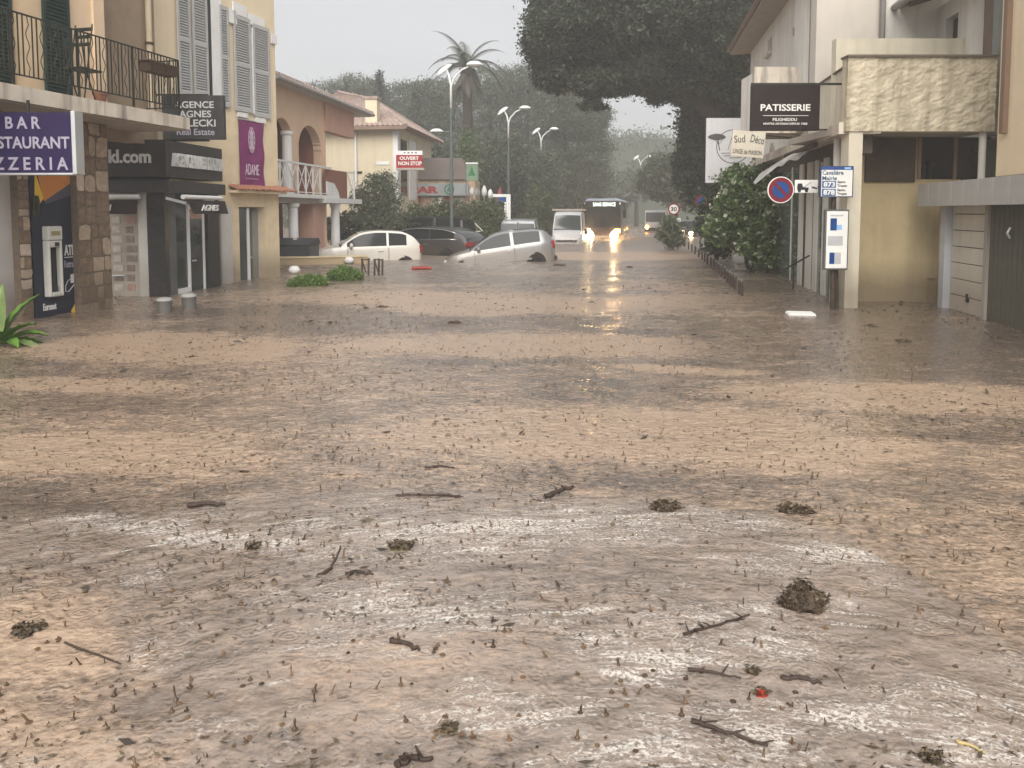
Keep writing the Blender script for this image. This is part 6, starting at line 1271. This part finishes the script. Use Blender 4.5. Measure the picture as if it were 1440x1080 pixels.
# ================================================================ flotsam
mudm = mat('wet_litter_brown', (.055, .038, .026), .5, .5, 14, bump=.6, bscale=40); mudo = mat('wet_litter_olive', (.12, .095, .045), .5, .4, 14, bump=.6, bscale=40)
litt = leafmat('litter_bits', (.03, .02, .014), (.16, .12, .075), .4, .05)
strawm = mat('straw', (.42, .33, .15), .6, .3, 10); redf = mat('red_flower', (.24, .025, .012), .4, .4, 20)
def clump(label, px, py, wpx, hpx, m=mudm, seed=1, bits=260, name='litter_clump', cat='debris'):
    g_ = G(px, py); s = g_.y/1082; a, h = wpx*s*.45, hpx*s*.8; rr = np.random.default_rng(seed)
    t_ = thing(name, label, cat, loc=tuple(g_))
    n, mm = 26, 12; P = []
    for j in range(mm+1):
        v = j/mm; row = []
        for i in range(n):
            th_ = 2*math.pi*i/n; q = .45 + 1.1*float(fbm(np.array([math.cos(th_)*1.8 + seed*3.1 + v]), np.array([math.sin(th_)*1.8 + v*2]), seed, 3)[0])
            r_ = a*q*math.cos(v*math.pi/2)**.7; row.append((r_*math.cos(th_), r_*.75*math.sin(th_), h*math.sin(v*math.pi/2)*(.3 + 1.4*float(fbm(np.array([math.cos(th_)*3*(1-v) + v*1.5 + seed]), np.array([math.sin(th_)*3*(1-v) - seed]), seed+5, 3)[0])) - .015))
        P.append(row)
    MB().grid(P, closed=True).build('mass', m, t_, smooth=35)
    C = np.array([p for r_ in P[:-1] for p in r_]); C = C[rr.integers(0, len(C), bits)] + rr.normal(size=(bits, 3))*a*.05; C[:, 2] = np.abs(C[:, 2]) + .004
    tag(leaves('litter', C + np.array(g_), max(.02, a*.10), litt, t_, .5, flat=.75), kind='stuff')
    return t_
clump('big mound of muddy leaves and litter at right foreground', 1128, 850, 76, 34, seed=2, bits=500)
clump('brown lump of litter above the big mound, near the foam edge', 937, 713, 46, 14, seed=3)
clump('olive tuft of leaves floating left of centre', 564, 769, 34, 13, mudo, 4)
clump('reddish brown leaves at the right end of the foam edge', 1118, 717, 60, 9, seed=5)
clump('dark flat patch of litter at the left edge of the foreground', 38, 888, 50, 13, seed=6)
clump('small dark knot of litter in the left foreground foam', 356, 770, 22, 9, seed=7)
clump('dark leaf lying above the red flower', 1058, 945, 24, 14, seed=8, bits=40)
clump('olive scrap of leaves near the bottom right corner', 1310, 1068, 40, 14, mudo, 9, 120)
clump('brown scrap of leaves at the bottom centre', 630, 1026, 26, 16, mudo, 10, 90)
clump('low dark lump on the far water before the garage', 1226, 459, 24, 5, seed=11, bits=80)
clump('wide dark lump on the water below the garage door', 1270, 480, 28, 5, seed=12, bits=80)
clump('dark lump on the water below the white car and fence', 538, 432, 20, 4, seed=13, bits=60)
clump('dark lump on the water at mid street left of centre', 638, 454, 20, 5, seed=14, bits=60)
clump('brown floating lump right of the silver hatchback', 786, 373.5, 20, 3.5, seed=15, bits=40)
clump('dark floating lump before the near kerb posts', 885, 376, 12, 3, seed=16, bits=40)
rfw = clump('bright red flower floating in the right foreground', 1070, 978, 22, 15, redf, 17, 30, 'red_flower', 'flower')
def stick(label, pts, r, name='stick', m=wood, lift=0.0, twigs=0, seed=0):
    P = [G(a, b) + Vector((0, 0, c)) for a, b, c in pts]; t_ = thing(name, label, 'stick', loc=tuple(P[0])); rr = random.Random(seed)
    Q = []
    for a, b in zip(P, P[1:]):
        for k in range(5): Q.append(a.lerp(b, k/5) + Vector((rr.uniform(-1, 1), rr.uniform(-1, 1), rr.uniform(-.3, .3)))*r*.5)
    Q.append(P[-1]); MB().tube(Q, [r*.75*(1 - .5*i/len(Q))*rr.uniform(.75, 1.15) for i in range(len(Q))], 7).build('stem', m, t_, M=Matrix(), smooth=60)
    for k in range(twigs):
        a = Q[rr.randrange(1, len(Q)-1)]; MB().tube([a, a + Vector((rr.uniform(-.06, .06), rr.uniform(-.05, .05), rr.uniform(.005, .03)))], [r*.45, r*.2], 5).build('twig', m, t_, M=Matrix())
    return t_
stick('upright broken branch sticking out of the left foreground water', [(446, 809, .0), (462, 806, .01), (471, 797, .03), (479, 783, .05)], .011)
stick('short thick stick right of the upright branch', [(484, 811, .01), (500, 808, .012), (525, 810, .006)], .014)
stick('long dark wooden slat at the left end of the foam edge', [(263, 714, .015), (290, 713, .016), (316, 711, .008)], .022)
stick('gnarled stick at the top edge of the foam, centre', [(766, 702, .01), (780, 697, .02), (806, 690, .025)], .022, twigs=3, seed=2)
stick('long dark stick left of the red flower', [(968, 944, .008), (1000, 950, .012), (1042, 956, .006)], .009, twigs=2, seed=3)
stick('stubby dark stick right of the red flower', [(1098, 955, .004), (1125, 957, .006), (1156, 962, .003)], .016)
stick('twiggy dark branch left of the big mound', [(962, 893, .006), (1000, 885, .01), (1054, 868, .012)], .009, twigs=9, seed=4)
stick('dark stick lying slantwise in the centre foreground', [(549, 902, .006), (568, 908, .008), (590, 916, .006)], .016)
stick('long thin branch in the bottom right foam', [(972, 1016, .004), (1020, 1032, .008), (1080, 1050, .005)], .010, twigs=7, seed=5)
stick('pale yellow straw near the bottom right corner', [(1345, 1045, .006), (1365, 1052, .008), (1386, 1062, .004)], .008, 'straw', strawm)
stick('thin dark twig on the tan water left of centre', [(596, 659, .004), (620, 657, .006), (640, 659, .004)], .012)
stick('long dark twig along the top edge of the foam', [(556, 698, .004), (600, 697, .006), (648, 698, .003)], .013, twigs=4, seed=6)
stick('dark branch lying at the bottom left of centre', [(560, 1078, .01), (580, 1073, .015), (608, 1070, .01)], .016, twigs=3, seed=7)
stick('short dark stick in the far left foam', [(90, 905, .004), (170, 936, .006)], .006)
fb = thing('floating_board', 'white flat board floating in front of the bus stop', 'board', loc=tuple(G(1126, 442))); g_ = G(1126, 442); MB().prism([(-.21, .0), (.21, .0), (.19, .028), (-.19, .03)], -.12, .14).build('board', signwhite, fb, M=Matrix.Translation(g_) @ Matrix.Rotation(R(-8), 4, 'Z') @ Matrix.Rotation(R(2), 4, 'X'))
fr_ = thing('floating_bar', 'red plastic bar floating between white and silver cars', 'bar', loc=tuple(G(593, 379))); g_ = G(593, 379); MB().tube([(-.28, 0, .03), (-.1, .0, .045), (.12, 0, .045), (.28, 0, .03)], [.04, .05, .05, .04], 10).build('bar', mat('red_plastic', (.28, .035, .028), .4), fr_, M=Matrix.Translation(g_), smooth=60)
brd = thing('leaning_board', 'pale broken board leaning in the hedge before the silver car', 'board', loc=tuple(G(670, 345))); MB().bar(at(668, 314, 33.8), at(679, 325, 33.8), .09, .03).bar(at(664, 325.5, 33.8), at(676, 325, 33.8), .05, .03).build('board', pvc, brd, M=Matrix())
# small stuff: leaf scraps and rain splashes
n = 34000; Yr = 1.6 + (rng.random(n)**1.7)*17; Xr = (rng.random(n)*2-1)*(Yr*.8+.6); keep = (fbm(Xr*.6, Yr*1.6, 77, 4) > .37 + .24*rng.random(len(Xr))); Xr, Yr = Xr[keep], Yr[keep]
C = np.stack([Xr, Yr, np.full(len(Xr), .006)], 1); n = len(C)
d = np.stack([rng.normal(size=n), rng.normal(size=n)*.6, rng.normal(size=n)*.12], 1); d /= np.linalg.norm(d, axis=1)[:, None]; s = rng.uniform(.005, .026, n)*(.6 + Yr*.07)*np.where(rng.random(n) < .04, 2.2, 1)*np.where(rng.random(n) < .5, .55, 1)
e = np.stack([-d[:, 1], d[:, 0], rng.normal(size=n)*.5], 1)
V = np.stack([C-d*s[:, None], C+e*s[:, None]*.3, C+d*s[:, None]+[0, 0, .006], C-e*s[:, None]*.35], 1).reshape(-1, 3)
tag(npmesh('leaf_scraps', V, np.arange(4*n).reshape(-1, 4), litt), 'countless dark leaf scraps floating on the muddy water', kind='stuff')
n = 3200; Yr = 1.7 + (rng.random(n)**1.15)*11; Xr = (rng.random(n)*2-1)*(Yr*.75+.4); V = []; Fs = []
hs_ = .005 + .030*rng.random(n)**2.6; hs_ *= np.where(rng.random(n) < .07, 1.7, 1.0); rs_ = rng.uniform(.0022, .0055, n)
K = 6; prof = [(2.2, -.002), (1.1, .10), (.7, .4), (.95, .75), (.5, .95), (.1, 1.0)]
ang = np.arange(K)*2*math.pi/K
lx, ly = rng.normal(size=n)*.28, rng.normal(size=n)*.15
V = np.zeros((n, len(prof), K, 3))
for j, (a, b) in enumerate(prof):
    V[:, j, :, 0] = (Xr + lx*b*hs_)[:, None] + rs_[:, None]*a*np.cos(ang); V[:, j, :, 1] = (Yr + ly*b*hs_)[:, None] + rs_[:, None]*a*np.sin(ang); V[:, j, :, 2] = (b*hs_)[:, None]
loc = np.array([(j*K+k, j*K+(k+1) % K, (j+1)*K+(k+1) % K, (j+1)*K+k) for j in range(len(prof)-1) for k in range(K)]); m_ = len(prof)*K
Fs = (loc[None] + (np.arange(n)*m_)[:, None, None]).reshape(-1, 4)
splm = leafmat('splash_water', (.035, .022, .012), (.17, .095, .045), .12, .1)
tag(npmesh('rain_splashes', V.reshape(-1, 3), Fs, splm, smooth=True), 'small spikes of muddy water thrown up by heavy rain', kind='stuff')

# bow wave and spray round the coach, the van and the lorry
spm = leafmat('muddy_spray', (.36, .30, .25), (.62, .57, .52), .4, .3); C = []
for (px, Y, w, n) in ((848, 44.6, 1.5, 2600), (801, 38.8, 1.1, 900), (922, 61.5, 1.0, 500)):
    c0 = at(px, 300, Y); th_ = rng.random(n)*math.pi*2; rr = 1 + np.abs(rng.normal(size=n))*.35
    C.append(np.stack([c0.x + w*rr*np.cos(th_), Y + .5 + 1.3*rr*np.sin(th_)*.9, np.abs(rng.normal(size=n))*.13 + .01], 1))
tag(leaves('wheel_spray', np.vstack(C), .06, spm, None, .8), 'muddy spray thrown up around the coach and van', kind='stuff')

# ================================================================ rain haze
hzm = bpy.data.materials.new('rain_haze'); hzm.use_nodes = True; t = hzm.node_tree; t.nodes.remove(t.nodes['Principled BSDF'])
pv = t.nodes.new('ShaderNodeVolumePrincipled'); pv.inputs['Color'].default_value = (.95, .955, .96, 1); pv.inputs['Density'].default_value = .0034; pv.inputs['Anisotropy'].default_value = .2
t.links.new(pv.outputs[0], t.nodes['Material Output'].inputs['Volume'])
tag(B(-180, 180, -45, 250, -2.2, 22).build('haze', hzm), 'grey rain haze filling the street', kind='stuff')
